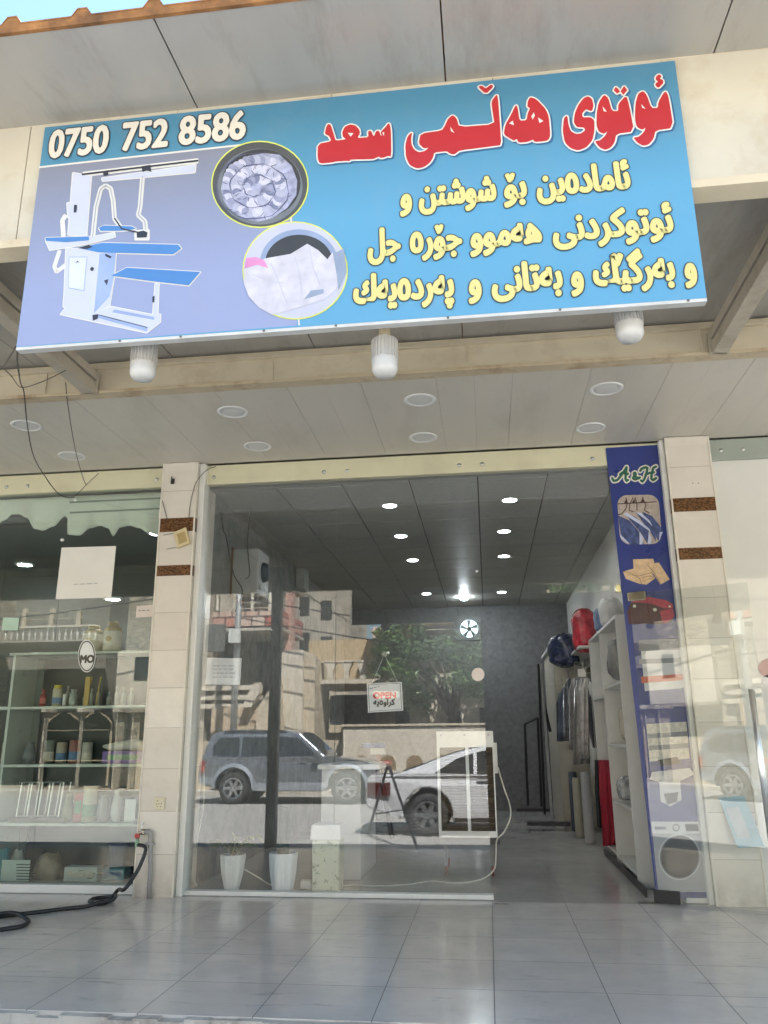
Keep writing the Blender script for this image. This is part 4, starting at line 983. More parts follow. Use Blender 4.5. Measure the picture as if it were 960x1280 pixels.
wtube('floor_cable', [(XL+.05, .35, .9), (XL+.08, .30, .6), (XL+.05, .28, .35), (XL+.02, .28, .12), (XL+.06, .3, .02)], .006, M('white cable', (.62,.60,.54), .45), 'pale cable hanging down the left wall beside the ribbed pot')

# plant pots and bin right behind the glass
def pot(px0, px1, pyt, pyb, w_bot, ribs, mat, lab, y=None):
    c = P((px0+px1)/2, pyb, 2, .001); c = Vector((c.x, max(c.y, .26), 0))
    z1 = P(px0, pyt, 1, c.y-.06).z; r1 = (P(px1, pyt, 1, c.y).x-P(px0, pyt, 1, c.y).x)/2; r0_ = r1*w_bot
    t = thing('plant_pot', lab, 'plant pot', c)
    n = ribs*4; mb = MB(); prof = [(0, r0_*.97, 0), (.03, r0_, .0), (.45, r0_+(r1-r0_)*.62, 0), (.9, r1*.97, 0), (1, r1, .4), (1, r1*.9, 1), (.9, r1*.88, 1)]
    vs = []
    for k in range(n):
        a = 2*math.pi*k/n; rib = (.055 if k % 4 < 2 else -.02)
        for h_, r_, flat_ in prof: rr = r_*(1+rib*(1-flat_)); vs.append(c+Vector((rr*math.cos(a), rr*math.sin(a), .001+h_*z1)))
    m_ = len(prof)
    mb.add(vs, [(k*m_+i, ((k+1) % n)*m_+i, ((k+1) % n)*m_+i+1, k*m_+i+1) for k in range(n) for i in range(m_-1)] + [tuple(k*m_ for k in range(n-1, -1, -1))])
    mb.build('pot', mat, t, smooth=False)
    MB().lathe([(0, z1*.9), (r1*.89, z1*.9)], c, 20).build('soil', M('dry soil', (.07, .05, .035), .95, bmp=.4), t)
    return t, c, z1, r1
t1, c1, h1, rr1 = pot(272, 302, 1069, 1114, .55, 9, M('glazed white pot', (.82, .83, .80), .3, var=.03), 'ribbed white pot with a thin drooping plant behind the glass')
leaf_m = M('yellow green leaf', (.20, .23, .09), .6, var=.35, scale=30)
pl = MB(); st_ = MB()
for k in range(16):
    a = rnd.uniform(0, 6.28); L_ = rnd.uniform(.16, .34); top = c1+Vector((0,0,h1*.9)); pts = []
    for i in range(7):
        t_ = i/6; pts.append(top+Vector((math.cos(a)*L_*.75*t_, math.sin(a)*L_*.35*t_, L_*1.2*t_ - L_*.75*t_*t_)))
    st_.tube(pts, [.004]*6+[.002], 5)
    for i in range(2, 6):
        for s in (-1, 1):
            d = (pts[i+1]-pts[i]).normalized(); sd_ = Vector((-d.y, d.x, .3)).normalized()*s; l_ = rnd.uniform(.05, .09)
            pl.add([pts[i], pts[i]+d*l_*.5+sd_*l_*.35, pts[i]+d*l_+sd_*l_*.5+Vector((0,0,-.012)), pts[i]+d*l_*.6+sd_*l_*.08], [(0,1,2,3)])
pl.build('leaves', leaf_m, t1); st_.build('stem', M('dry stem', (.28, .24, .13), .7), t1)
m, n, b = nodes('chipped blue white pot')
ch = ramp(n, noise(n, 7, 6, .75), .66, .68); n.links.new(mix(n, ch, (.70, .76, .80), (.10, .08, .06)), b.inputs['Base Color']); b.inputs['Roughness'].default_value = .4
t2, c2, h2, rr2 = pot(334, 368, 1067, 1115, .70, 9, m, 'chipped bluish white pot with a dark green stem behind the glass')
MB().tube([c2+Vector((0,0,h2*.88)), c2+Vector((.0,0,h2*.88+.24)), c2+Vector((-.002,0,h2*.88+.36))], [.048,.046,.044], 10).build('stem', M('dark green stem', (.012, .035, .022), .6, var=.3, scale=20), t2)
c3 = P(411, 1113, 2, 0); c3 = Vector((c3.x, .27, 0)); zb1 = P(411, 1048, 1, .15).z; zb2 = P(411, 1031, 1, .15).z
bn = thing('pedal_bin', 'tall square bin with pale green marbled body and white lid', 'bin', c3)
m, n, b = nodes('marbled pale green'); v = ramp(n, noise(n, 19, 8, .78), .55, .62)
n.links.new(mix(n, v, (.66, .69, .55), (.20, .25, .15)), b.inputs['Base Color']); b.inputs['Roughness'].default_value = .35
hw = (P(430, 1080, 1, .15).x-P(394, 1080, 1, .15).x)/2
def taper(x, y, w0, w1, d0, d1, z0, z1):
    return MB().add([(x-w0,y-d0,z0),(x+w0,y-d0,z0),(x+w0,y+d0,z0),(x-w0,y+d0,z0),(x-w1,y-d1,z1),(x+w1,y-d1,z1),(x+w1,y+d1,z1),(x-w1,y+d1,z1)], [(3,2,1,0),(4,5,6,7),(0,1,5,4),(1,2,6,5),(2,3,7,6),(3,0,4,7)])
taper(c3.x, c3.y, hw*.93, hw*.98, .10, .105, .001, zb1).build('body', m, bn, bev=.012)
taper(c3.x, c3.y, hw*1.1, hw*1.02, .122, .112, zb1-.015, zb2).build('lid', white_pl, bn, bev=.012)
# white counter behind the bin
c4 = P(422, 1100, 2, 0); q1 = P(396, 1090, 1, c4.y); q2 = P(451, 1090, 1, c4.y); zt4 = P(420, 962, 1, c4.y).z
ct = thing('counter', 'narrow pale counter cabinet behind the marbled bin', 'counter', (c4.x, c4.y+.3, 0))
cm = M('pale grey laminate', (.62, .63, .62), .45, var=.04)
MB().box(q1.x+.03, q2.x, c4.y, c4.y+.9, .001, zt4).build('cabinet', cm, ct, bev=.004)
MB().box(q1.x, q2.x+.16, c4.y-.03, c4.y+.93, zt4+.001, zt4+.04).build('top', M('white laminate', (.62,.62,.60), .3), ct, bev=.004)
# ironing stand: black A legs with a blue pad
yI = 1.9
ist = thing('ironing_stand', 'black A-frame ironing stand with small blue padded board on top', 'ironing board', P(490, 1065, 1, yI))
a = MB()
for A_, B_ in (((474,955),(459,1042)), ((474,957),(490,1047))):
    u, v = P(*A_, 1, yI), P(*B_, 1, yI-.15 if B_[0] == 459 else yI+.1); v.z = max(v.z, .02); a.tube([u, v], .028, 8)
a.build('legs', black_m, ist)
u, v = P(474, 956, 1, yI), P(473, 938, 1, yI); MB().tube([u, v], .03, 8).build('neck', M('dull red collar', (.35,.10,.06), .5), ist)
bx0, bx1_ = P(452, 935, 1, yI), P(481, 934, 1, yI)
q = [Vector((bx0.x+(bx1_.x-bx0.x)*t, yI+.16*s*math.sin(math.pi*min(1, .15+t)), bx0.z)) for s, ts in ((-1, (0,.2,.5,.8,1)), (1, (1,.8,.5,.2,0))) for t in ts]
MB().prism(q, (0,0,.045)).build('blue_pad', M('blue pad cloth', (.05, .12, .32), .8), ist, bev=.01)
MB().box(bx0.x+.1, bx1_.x, yI-.08, yI+.08, bx0.z-.06, bx0.z-.002).build('board', white_pl, ist)
# evaporative air cooler on a stand
yC = .95
def C(px, py, y=yC): return P(px, py, 1, y)
ac = thing('air_cooler', 'big white evaporative air cooler with two brown louvre panels', 'air cooler', (C(585, 1040).x, yC+.3, 0))
x0, x1 = C(547, 980).x, C(619, 980).x; z0, z1 = C(585, 1047).z, C(585, 914).z; d_ = .62
wm_ = M('white enamel', (.82, .83, .81), .35, var=.04, dirt=((.4,.36,.3), .25))
cb_ = MB(); cb_.box(x0, x1, yC+.03, yC+d_, z0, z1)
cb_.build('body', wm_, ac, bev=.008)
fz0_, fz1_ = C(585, 1039).z, C(585, 934).z
xs_ = [(C(550.5, 980).x, C(583, 980).x), (C(587, 980).x, C(617.5, 980).x)]
fm = MB(); fm.box(x0, x1, yC, yC+.0295, fz1_, z1); fm.box(x0, x1, yC, yC+.0295, z0, fz0_); fm.box(x0, xs_[0][0], yC, yC+.0295, fz0_, fz1_); fm.box(xs_[0][1], xs_[1][0], yC, yC+.0295, fz0_, fz1_); fm.box(xs_[1][1], x1, yC, yC+.0295, fz0_, fz1_)
fm.build('front_frame', wm_, ac)
lm = M('brown cooling pad', (.12, .095, .07), .9, var=.3, scale=14)
for a_0, a_1 in xs_:
    l = MB(); z = fz0_+.008
    while z < fz1_-.008: l.obox(((a_0+a_1)/2, yC+.016, z), (1,0,0), (0,.75,-.66), (0,.66,.75), (a_1-a_0)/2-.001, .014, .0022); z += .022
    l.build('louvre_panel', lm, ac); MB().box(a_0+.001, a_1-.001, yC+.0275, yC+.0293, fz0_+.001, fz1_-.001).build('cooling_pad', lm, ac)
for xx in (x0+.04, (x0+x1)/2, x1-.04): MB().lathe([(0, -.006), (.008, -.004), (.009, 0)], (xx, yC, z1-.03), 10, 1).build('screw', steel, ac)
MB().box(x1+.001, x1+.03, yC+.18, yC+.45, z0+.5, z1-.1).build('side_vent', wm_, ac)
stn = thing('cooler_stand', 'low dark stand on castors under the white air cooler', 'stand', ((x0+x1)/2, yC+.3, 0))
s_ = MB(); s_.box(x0-.02, x1+.02, yC+.02, yC+d_, z0-.055, z0-.002); s_.build('tray', M('dark tray', (.06,.06,.065), .5), stn, bev=.004)
for xx in (x0+.05, x1-.05):
    for yy in (yC+.08, yC+d_-.08):
        MB().box(xx-.014, xx+.014, yy-.014, yy+.014, .08, z0-.056).build('leg', M('grey steel tube', (.2,.2,.2), .45), stn)
        MB().lathe([(0, -.012), (.035, -.01), (.04, 0), (.035, .01), (0, .012)], (xx, yy, .0405), 14, 0).build('castor', M('brown red castor', (.22,.08,.06), .5), stn)
wcab = M('white cable', (.62,.60,.54), .45)
qq = [Vector((x1+.03, yC+.1, P(625, 960, 1, yC).z)), P(630, 985, 1, yC+.05), P(637, 1005, 1, yC+.05), P(638, 1022, 1, yC), P(630, 1040, 1, yC), P(621, 1050, 1, yC-.03), P(620, 1070, 1, yC-.05), P(617, 1088, 1, yC-.1)]
for a, c in ((600,1100),(570,1104),(540,1102),(510,1106),(470,1108),(440,1107),(415,1109)): v = P(a, c, 2, .006); v.z = .007; qq.append(v)
tag(MB().tube(catmull(qq, 5), .0065, 6).build('power_cord', wcab, smooth=True), 'white power cord from the air cooler across the shop floor', 'cable')
wtube('floor_cable', [c1+Vector((.08,.05,.14)), c1+Vector((.2,.05,.08)), c2+Vector((-.1,.05,.03)), c2+Vector((.1,-.02,.008)), c2+Vector((.2,.0,.008)), c3+Vector((-.05,.1,.03))], .005, wcab, 'thin white cable between the two plant pots')
c5 = P(392, 1103, 2, 0); tag(MB().box(c5.x-.04, c5.x+.04, .34, .40, .001, .06).build('socket_strip', white_pl, bev=.004), 'small white socket strip on the floor left of the bin', 'socket strip')

# ---- storage racks along the right wall
XK = 1.60
wl = M('white melamine', (.60, .60, .57), .4, var=.04)
rk = thing('storage_rack', 'tall white open storage rack along the right wall', 'rack', (1.75, 1.6, 0))
for y in (.55, 1.55, 2.35): MB().box(XK, XR-.002, y, y+.025, .002, 2.05).build('side_panel', wl, rk)
for z, y0, y1 in ((.55, .575, 1.55), (1.02, .575, 1.55), (1.52, .575, 1.55), (2.05, .55, 2.36), (.10, 1.575, 2.35), (1.45, 1.575, 2.35), (.08, .575, 1.55)):
    MB().box(XK+.002, XR-.004, y0+.001, y1-.001, z+.001, z+.022).build('shelf', wl, rk)
MB().box(XK-.01, XK+.0, .2, 2.37, .001, .06).build('plinth', M('dark skirting', (.06,.055,.05), .5), rk)
rk2 = thing('wardrobe_panel', 'cream tall cupboard side deep in the shop beside the rails', 'cupboard', (1.7, 5.2, 0))
MB().box(1.42, XR-.002, 4.75, 6.4, .002, 2.25).build('body', M('cream laminate', (.42,.39,.32), .5, var=.04), rk2, bev=.004)
MB().box(1.38, XR-.002, 4.72, 6.42, 2.252, 2.29).build('top', wl, rk2)
rl = thing('garment_rail', 'long chrome garment rail above the hanging clothes', 'rail', (1.7, 3.5, 1.9))
MB().tube([(1.72, 2.38, 1.90), (1.72, 4.70, 1.90)], .013, 10).build('rail', chrome, rl)
for y in (2.45, 4.6): MB().tube([(1.72, y, 1.9), (XR, y, 1.9)], .01, 6).build('bracket', chrome, rl)
MB().box(1.50, XR-.004, 2.38, 4.70, 2.00, 2.022).build('hat_shelf', wl, rl)
def cloth_mat(name, c, c2=None, sx=40, rough=.7, coat=0):
    if c2 is None: return M(name, c, rough, var=.2, scale=9, bmp=.2, coat=coat)
    m, n, b = nodes(name); sp = n.nodes.new('ShaderNodeSeparateXYZ'); n.links.new(coords(n), sp.inputs[0])
    s = mth(n, 'SINE', mth(n, 'MULTIPLY', mth(n, 'ADD', sp.outputs[0], mth(n, 'MULTIPLY', sp.outputs[1], .3)), sx))
    n.links.new(mix(n, ramp(n, s, -.2, .2), c, c2), b.inputs['Base Color']); b.inputs['Roughness'].default_value = rough; b.inputs['Coat Weight'].default_value = coat; return m
def garment(name, rows, y, m, lab, folds=3, depth=.10, hang=True):
    """hanging cloth: rows of (photo y, left x, right x) on the plane y"""
    rr_ = [(P(a, py, 1, y), P(c, py, 1, y)) for py, a, c in rows]
    nu, k = 16, 4; ph = rnd.uniform(0, 6); 
    R_ = []
    for i in range(len(rr_)-1):
        for j in range(k):
            t = j/k; R_.append((rr_[i][0].lerp(rr_[i+1][0], t), rr_[i][1].lerp(rr_[i+1][1], t)))
    R_.append(rr_[-1]); top = R_[0]
    mb = MB(); N = len(R_); vs = []
    for j, (a, c) in enumerate(R_):
        g = j/(N-1)
        for i in range(nu*2):
            f_ = i/nu if i < nu else (2*nu-1-i)/nu; u = f_*nu/(nu-1); s = -1 if i < nu else 1
            edge = math.sin(math.pi*min(1, max(0, u)))**.5
            yy = s*depth*.5*edge*(.5+.5*min(1, g*3)) + .025*min(1, g*2)*math.sin(folds*2*math.pi*u+ph+g*.6)
            q = a.lerp(c, u); vs.append(Vector((q.x, y+yy, q.z+ .01*math.sin(5*u+ph)*(j == N-1))))
    mb.add(vs, [(j*2*nu+i, j*2*nu+(i+1) % (2*nu), (j+1)*2*nu+(i+1) % (2*nu), (j+1)*2*nu+i) for j in range(N-1) for i in range(2*nu)] + [tuple(range(2*nu)), tuple(range((N-1)*2*nu, N*2*nu))])
    t = thing(name, lab, 'garment', ((a.x+c.x)/2, y, R_[-1][0].z), None)
    mb.build('cloth', m, t, smooth=True)
    cx = (top[0].x+top[1].x)/2; zt_ = top[0].z
    if hang:
        hk_ = MB(); hk_.tube([(cx, y, zt_-.01), (cx, y, 1.885), (cx+.01, y, 1.915), (1.72, y, 1.915)], .004, 6); hk_.build('hanger_hook', steel, t)
    return t
plast = M('clear plastic wrap', (.42, .42, .40), .15, var=.25, scale=7, bmp=.5, coat=.6)
garment('striped_garment', [(842,739,752),(858,735,757),(900,736,761),(950,739,764)], 2.62, cloth_mat('black white stripe', (.03,.03,.035), (.62,.62,.60), 175), 'black and white striped garment in clear plastic on the rail', 4)
garment('plastic_cover', [(935,738,763),(960,738,766),(972,741,764)], 2.58, plast, 'crumpled clear plastic bag end below the striped garment', 3, .14, hang=False)
garment('wrapped_garment', [(846,722,738),(862,718,742),(910,717,744),(955,716,742)], 2.95, cloth_mat('grey wrapped cloth', (.20,.195,.185), coat=.5), 'grey garment wrapped in plastic behind the striped one', 3)
garment('brown_garment', [(852,716,727),(866,712,731),(935,711,731)], 3.3, cloth_mat('brown grey cloth', (.11,.085,.075), coat=.3), 'brownish garment hanging behind the grey wrapped one', 2)
garment('navy_jacket', [(860,703,716),(872,698,721),(926,698,722)], 3.7, cloth_mat('slate jacket', (.06,.075,.11)), 'slate blue jacket on the rail before the darkest suit', 2)
garment('dark_suit', [(866,699,709),(880,695,714),(926,696,714)], 4.1, cloth_mat('black navy suit', (.012,.014,.03)), 'darkest navy suit at the far end of the rail', 2)
garment('red_dress', [(950,748,768),(990,749,771),(1030,752,774),(1056,753,772)], 2.0, cloth_mat('deep red cloth', (.30,.012,.03)), 'long deep red garment hanging low in the white rack', 3, hang=False)
garment('black_dress', [(950,743,750),(990,744,752),(1034,747,753)], 2.2, cloth_mat('black cloth', (.012,.012,.016)), 'narrow black garment hanging left of the red one', 2, hang=False)
for k_, (px, w_, y_, hw_, c_) in enumerate(((729, 9, 2.8, 100, (.34,.33,.31)), (734, 8, 2.72, 96, (.46,.44,.40)), (719, 8, 3.12, 88, (.26,.25,.25)), (711, 7, 3.5, 76, (.15,.16,.18)))):
    garment('wrapped_garment', [(848, px-w_+5, px+w_-5), (862, px-w_, px+w_), (848+hw_*.6, px-w_, px+w_), (848+hw_, px-w_+1, px+w_-2)], y_, M('wrapped cloth %d' % k_, c_, .3, var=.3, scale=12, bmp=.4, coat=.4), ('pale grey', 'off white', 'mid grey', 'dark grey')[k_]+' plastic covered garment in the row on the rail', 3, .07)
def bag(name, px, py, rx, ry, y, depth, m, lab, seed, cat='bag'):
    c = P(px, py, 1, y); ax = P(px+rx, py, 1, y).x-c.x; az = c.z-P(px, py+ry, 1, y).z
    r2 = random.Random(seed); ph = [r2.uniform(0, 6) for _ in range(8)]
    def fn(u, v):
        a, e = u*2*math.pi, (v-.5)*math.pi; n_ = 1+.07*math.sin(3*a+ph[0]+2*e)+.06*math.sin(5*e+ph[1])+.045*math.sin(7*a+4*e+ph[2])+.03*math.sin(11*a-6*e+ph[3])
        ce_, se = abs(math.cos(e))**.62, math.copysign(abs(math.sin(e))**.75, math.sin(e))
        return (c.x+ax*n_*ce_*math.cos(a), y+depth*n_*ce_*math.sin(a), c.z+az*se*(1+.04*math.sin(4*a+ph[4])))
    t = thing(name, lab, cat, (c.x, y, c.z-az)); MB().grid(fn, 28, 16).build('bag', m, t, smooth=True)
    kn = MB().tube([(c.x-ax*.3, y-depth*.7, c.z+az*.7), (c.x-ax*.1, y-depth*.9, c.z+az*.95), (c.x+ax*.2, y-depth*.8, c.z+az*.8)], .008, 6); kn.build('handle', m, t)
    return t
bag('bedding_bag', 730, 788, 16, 27, 2.62, .16, M('red plastic bedding bag', (.42, .025, .04), .22, var=.45, scale=9, bmp=.5, coat=.5), 'shiny red plastic bedding bag on the shelf above the clothes', 1)
bag('bedding_bag', 706, 813, 20, 21, 3.4, .2, M('navy plastic bag', (.02, .03, .08), .2, var=.5, scale=10, dirt=((.35,.37,.42), .5), bmp=.5, coat=.6), 'navy bedding bag with glossy wrinkles behind the red one', 2)
bag('round_bundle', 773, 824, 14, 25, 1.1, .14, M('grey wrapped bundle', (.24, .24, .23), .3, var=.3, scale=8, bmp=.4, coat=.4), 'big round grey bundle on the upper rack shelf', 3, 'bundle')
bag('clear_bag', 784, 985, 13, 15, 1.05, .12, M('crinkled clear bag', (.42, .43, .44), .15, var=.5, scale=18, bmp=.8, coat=.6), 'crinkled clear plastic bag on the lower rack shelf', 4)
bag('linen_bundle', 787, 905, 13, 22, 1.1, .12, M('cream linen bundle', (.45, .42, .34), .7, var=.15, bmp=.3), 'cream linen bundle on the middle rack shelf', 5, 'bundle')
bag('clear_bag', 776, 880, 9, 14, 1.9, .12, M('cream wrapped bundle', (.46,.43,.36), .35, var=.3, bmp=.4, coat=.4), 'cream wrapped parcel on the rack shelf beside the hanging clothes', 6, 'parcel')
bag('linen_bundle', 763, 765, 15, 18, 1.3, .13, M('white quilt bundle', (.55,.55,.53), .5, var=.2, bmp=.4), 'white quilt bundle lying on top of the rack', 7, 'bundle')
bag('linen_bundle', 752, 775, 10, 15, 2.0, .13, M('blue quilt bundle', (.12,.16,.26), .5, var=.3, bmp=.4), 'slate blue quilt bundle lying on top of the rack', 8, 'bundle')
def roll(px, pyt, pyb, wpx, y, m, lab):
    c = P(px, pyb, 2, 0); c = Vector((c.x, y, 0)) if y else c
    z = P(px, pyt, 1, c.y).z; r = (P(px+wpx, pyb, 1, c.y).x-P(px, pyb, 1, c.y).x)/2
    tag(MB().lathe([(r*.9, .001), (r, .03), (r*1.03, z*.5), (r*.98, z*.95), (r*.85, z), (r*.2, z*.985), (0, z*.98)], c, 20).build('carpet_roll', m, smooth=True), lab, 'roll')
roll(727, 965, 1043, 13, 3.2, M('white roll', (.42, .42, .43), .6, var=.08), 'white wrapped roll standing on the floor nearest the rack')
roll(716, 972, 1037, 11, 3.7, M('cream roll', (.36, .34, .27), .6, var=.08), 'cream wrapped roll standing behind the white one')
roll(705, 965, 1022, 11, 4.4, M('slate roll', (.07, .085, .11), .7), 'slate blue roll standing by the cupboard')
rb = thing('garment_rack', 'black wheeled garment rack frame deep in the shop', 'garment rack', P(668, 1008, 2, 0))
yy = 6.3; f = MB()
for A_, B_ in (((656,905),(660,1007)), ((672,897),(677,1008)), ((656,905),(672,897))): f.tube([P(*A_, 1, yy), P(*B_, 1, yy)], .02, 6)
f.build('frame', black_m, rb)
u, v = P(645, 1008, 1, yy), P(690, 1008, 1, yy); MB().box(u.x, v.x, yy-.03, yy+.03, .06, .10).build('foot', black_m, rb)
rc = thing('garment_rack', 'chrome and black garment rack leaning beside the cream cupboard', 'garment rack', P(685, 1020, 1, 4.9))
f = MB(); f.tube([P(676, 830, 1, 4.5), P(690, 1022, 1, 4.5)], .018, 6); f.build('pole', chrome, rc)
f = MB(); f.tube([P(673, 830, 1, 4.6), P(681, 1018, 1, 4.6)], .018, 6); f.tube([P(680, 880, 1, 4.6), P(688, 915, 1, 4.6)], .02, 6)
f.build('frame', black_m, rc)
u, v = P(658, 1024, 1, 4.5), P(712, 1024, 1, 4.5); MB().box(u.x, v.x, 4.42, 4.58, .05, .09).build('foot', black_m, rc)
tg_ = P(727, 841, 1, 2.55); tag(MB().box(tg_.x-.04, tg_.x+.04, 2.55, 2.553, tg_.z-.04, tg_.z+.04).build('price_card', paper), 'small white card among the hanging clothes', 'card')

# ================================================================ INSIDE THE GIFT SHOP
LY = .55
def Lp(px, py, y=LY): return P(px, py, 1, y)
xsl, xsr = Lp(-20, 950).x - 2.0, Lp(196, 950).x
shelfz = [Lp(100, py).z for py in (816, 884, 957, 1031, 1104)]
sh = thing('display_shelf', 'glass edged display shelves behind the gift shop window', 'shelf', ((xsl+xsr)/2, LY, 0))
gsh = M('pale shelf edge', (.56, .60, .55), .3, var=.04)
for i, z in enumerate(shelfz):
    MB().box(xsl if i else Lp(12, 816).x, xsr, LY, LY+.38, z-.012, z+.012).build('shelf', gsh, sh, bev=.003)
xd = Lp(12, 880).x
MB().box(xd-.012, xd+.012, LY-.003, LY+.37, .003, shelfz[0]+.013).build('side_panel', gsh, sh)
MB().box(xd+.013, xsr, LY+.385, LY+.40, .003, shelfz[0]).build('back_panel', M('dark back glass', (.05,.06,.06), .2), sh)
xp = Lp(42, 880, .8).x; MB().box(xd+.014, xp, LY+.37, LY+.384, .05, shelfz[0]-.02).build('mirror_strip', M('grey green strip', (.20,.23,.21), .3), sh)
# scalloped curtain
cu_m = M('pale green curtain', (.78, .80, .70), .7, var=.06, scale=3)
cur = thing('scalloped_curtain', 'pale green pelmet curtain with a scalloped hem behind the glass', 'curtain', (-3.5, .3, 2.8))
def hem(px):
    pts = [(-60,640),(0,656),(12,648),(20,641),(28,640.5),(38,645),(50,659),(60,661),(72,656),(86,643),(89,646),(91,666),(105,667),(118,658),(130,655),(140,658),(147,668),(155,657),(166,655),(178,658),(190,664),(205,668)]
    for i in range(len(pts)-1):
        if pts[i][0] <= px <= pts[i+1][0]: t = (px-pts[i][0])/(pts[i+1][0]-pts[i][0]); t = t*t*(3-2*t); return pts[i][1]*(1-t)+pts[i+1][1]*t
    return pts[-1][1]
def cfn(u, v):
    px = -60+265*u; yy = .22+.018*math.sin(px*.16)*(.3+v)
    a = P(px, 606, 1, yy); b_ = P(px, hem(px)+2, 1, yy); return (a.x+(b_.x-a.x)*0+0, yy, 3.215*(1-v)+b_.z*v)
MB().grid(cfn, 160, 8).build('cloth', cu_m, cur, smooth=True, solid=.004)
for py in (622, 635):
    z = P(150, py+3, 1, .2).z; MB().box(P(88, py, 1, .19).x, -2.14, .186, .19, z-.012, z+.004).build('hem_band', M('green grey band', (.30,.34,.28), .7), cur)
# lit downlights
dl3 = None
for (px, py), s in (((31,706), 'left of the blank paper'), ((141,749), 'below the blank paper'), ((197,667), 'half hidden behind the tiled pillar')):
    p = P(px, py, 2, 3.1)
    if p.y > 2.0: p = P(px, py, 1, 1.9)
    lab = 'lit round ceiling light in the gift shop, ' + s
    if dl3 is None:
        dl3 = thing('ceiling_downlight', lab, 'ceiling light', p, 'lit lights in the gift shop')
        MB().lathe([(.062, .012), (.075, -.006), (.1, -.005), (.104, .012)], p, 24).build('trim_ring', white_pl, dl3, smooth=True)
        MB().lathe([(0, -.003), (.074, -.003)], p, 24).build('lens', led, dl3)
    else: dup(dl3, p, lab)
# goods on the shelves
def jar(px, pyb, pyt, wpx, zi, lab, m, mc):
    y = LY+.15; x = P(px, pyb, 1, y).x; r = (P(px+wpx/2, pyb, 1, y).x-x); z0 = shelfz[zi]+.0125; h = P(px, pyt, 1, y).z-P(px, pyb, 1, y).z
    t = thing('ceramic_jar', lab, 'jar', (x, y, z0), 'cream storage jars on the top shelf')
    MB().lathe([(r*.82, 0), (r*.98, h*.1), (r, h*.35), (r*.98, h*.62), (r*.88, h*.7)], (x, y, z0), 24).build('body', m, t, smooth=True)
    MB().lathe([(r*.9, h*.701), (r*.92, h*.78), (r*.62, h*.84), (r*.55, h*.88), (r*.62, h*.95), (r*.5, h), (0, h)], (x, y, z0), 24).build('lid', mc, t, smooth=True)
    MB().lathe([(0, -.004), (r*.3, -.003), (r*.36, .006)], (x, y-r*.97, z0+h*.42), 12, 1).build('emblem', mc, t)
jm = M('cream ceramic', (.62,.58,.48), .25, var=.05); jg = M('gold ceramic lid', (.38,.30,.10), .35, .3)
jar(115.5, 813, 779, 23, 0, 'left of two cream jars with gold lids on the top shelf', jm, jg)
jar(139.5, 812, 774, 22, 0, 'right of two cream jars with gold lids on the top shelf', jm, jg)
def good(name, px0, px1, pyt, zi, m, lab, kind='box', cat=None, y=LY+.1, d=.12):
    a, c = P(px0, 950, 1, y).x, P(px1, 950, 1, y).x; z0 = shelfz[zi]+.0125; z1 = P((px0+px1)/2, pyt, 1, y).z; x = (a+c)/2; r = (c-a)/2; h = max(.03, z1-z0)
    if kind == 'box': o = MB().box(a, c, y, y+d, z0, z0+h).build(name, m, bev=.006)
    elif kind == 'bottle': o = MB().lathe([(r, 0), (r, h*.55), (r*.9, h*.64), (r*.38, h*.76), (r*.36, h*.9), (r*.45, h*.91), (r*.45, h), (0, h)], (x, y, z0), 16).build(name, m, smooth=True)
    elif kind == 'vase': o = MB().lathe([(r*.6, 0), (r*.95, h*.2), (r, h*.4), (r*.7, h*.75), (r*.5, h*.9), (r*.65, h), (r*.55, h)], (x, y, z0), 18).build(name, m, smooth=True)
    elif kind == 'can': o = MB().lathe([(r, 0), (r, h*.97), (r*.9, h), (0, h)], (x, y, z0), 18).build(name, m, smooth=True)
    elif kind == 'basket':
        mb = MB(); n_ = 48
        for k in range(n_): pass
        vs = []
        for k in range(n_):
            A0 = 2*math.pi*k/n_; rr_ = r*(1+.03*(k % 2))
            for hh, q in ((0, .82), (h*.5, .93), (h, 1), (h, .94), (h*.1, .78)): vs.append((x+rr_*q*math.cos(A0), y+rr_*q*.6*math.sin(A0), z0+hh))
        mb.add(vs, [(k*5+i, ((k+1) % n_)*5+i, ((k+1) % n_)*5+i+1, k*5+i+1) for k in range(n_) for i in range(4)]+[tuple(k*5+4 for k in range(n_))]); o = mb.build(name, m)
    elif kind == 'bag':
        def fn(u, v):
            A0 = u*2*math.pi; q = 1-.5*v**3; return (x+r*q*math.cos(A0)*(1+.06*math.sin(5*A0+v*4)), y+r*.7*q*math.sin(A0), z0+h*v*(1+.05*math.sin(3*A0)))
        mb = MB().grid(fn, 24, 8); o = mb.build(name, m, smooth=True)
    if kind in ('can', 'bottle', 'box') and h > .07 and d > .03 and name not in ('glass_bottle', 'text_card', 'white_candle'):
        rq = random.Random(int(px0*7)); lc = rq.choice(((.62,.58,.48), (.50,.10,.07), (.55,.42,.10), (.10,.20,.36), (.14,.30,.16)))
        lm_ = M('label %s' % (lc,), lc, .5, var=.2, scale=35); mb = MB()
        if kind == 'box': mb.box(a+(c-a)*.12, a+(c-a)*.88, y-.0015, y, z0+h*.3, z0+h*.72)
        else: mb.lathe([(r*1.012, h*.16), (r*1.012, h*.5)], (x, y, z0), 18, cap=False)
        mb.build('label_print', lm_, o)
    return tag(o, lab, cat or name.replace('_', ' '))
good('red_bottle', 42, 49, 862, 1, M('red glass', (.35,.04,.04), .25), 'small red bottle on the second shelf', 'bottle', 'bottle')
sj = good('spice_jar', 58, 69, 861, 1, M('pale jar', (.55,.50,.36), .3), 'jar with a yellow cap on the second shelf', 'can', 'jar')
x = P(63.5, 950, 1, LY+.1).x; tag(MB().lathe([(.033,0),(.034,.03),(0,.031)], (x, LY+.1, P(63.5, 861, 1, LY+.1).z+.001), 16).build('jar_lid', M('yellow plastic', (.62,.48,.04), .4)), 'yellow cap on the spice jar', 'lid')
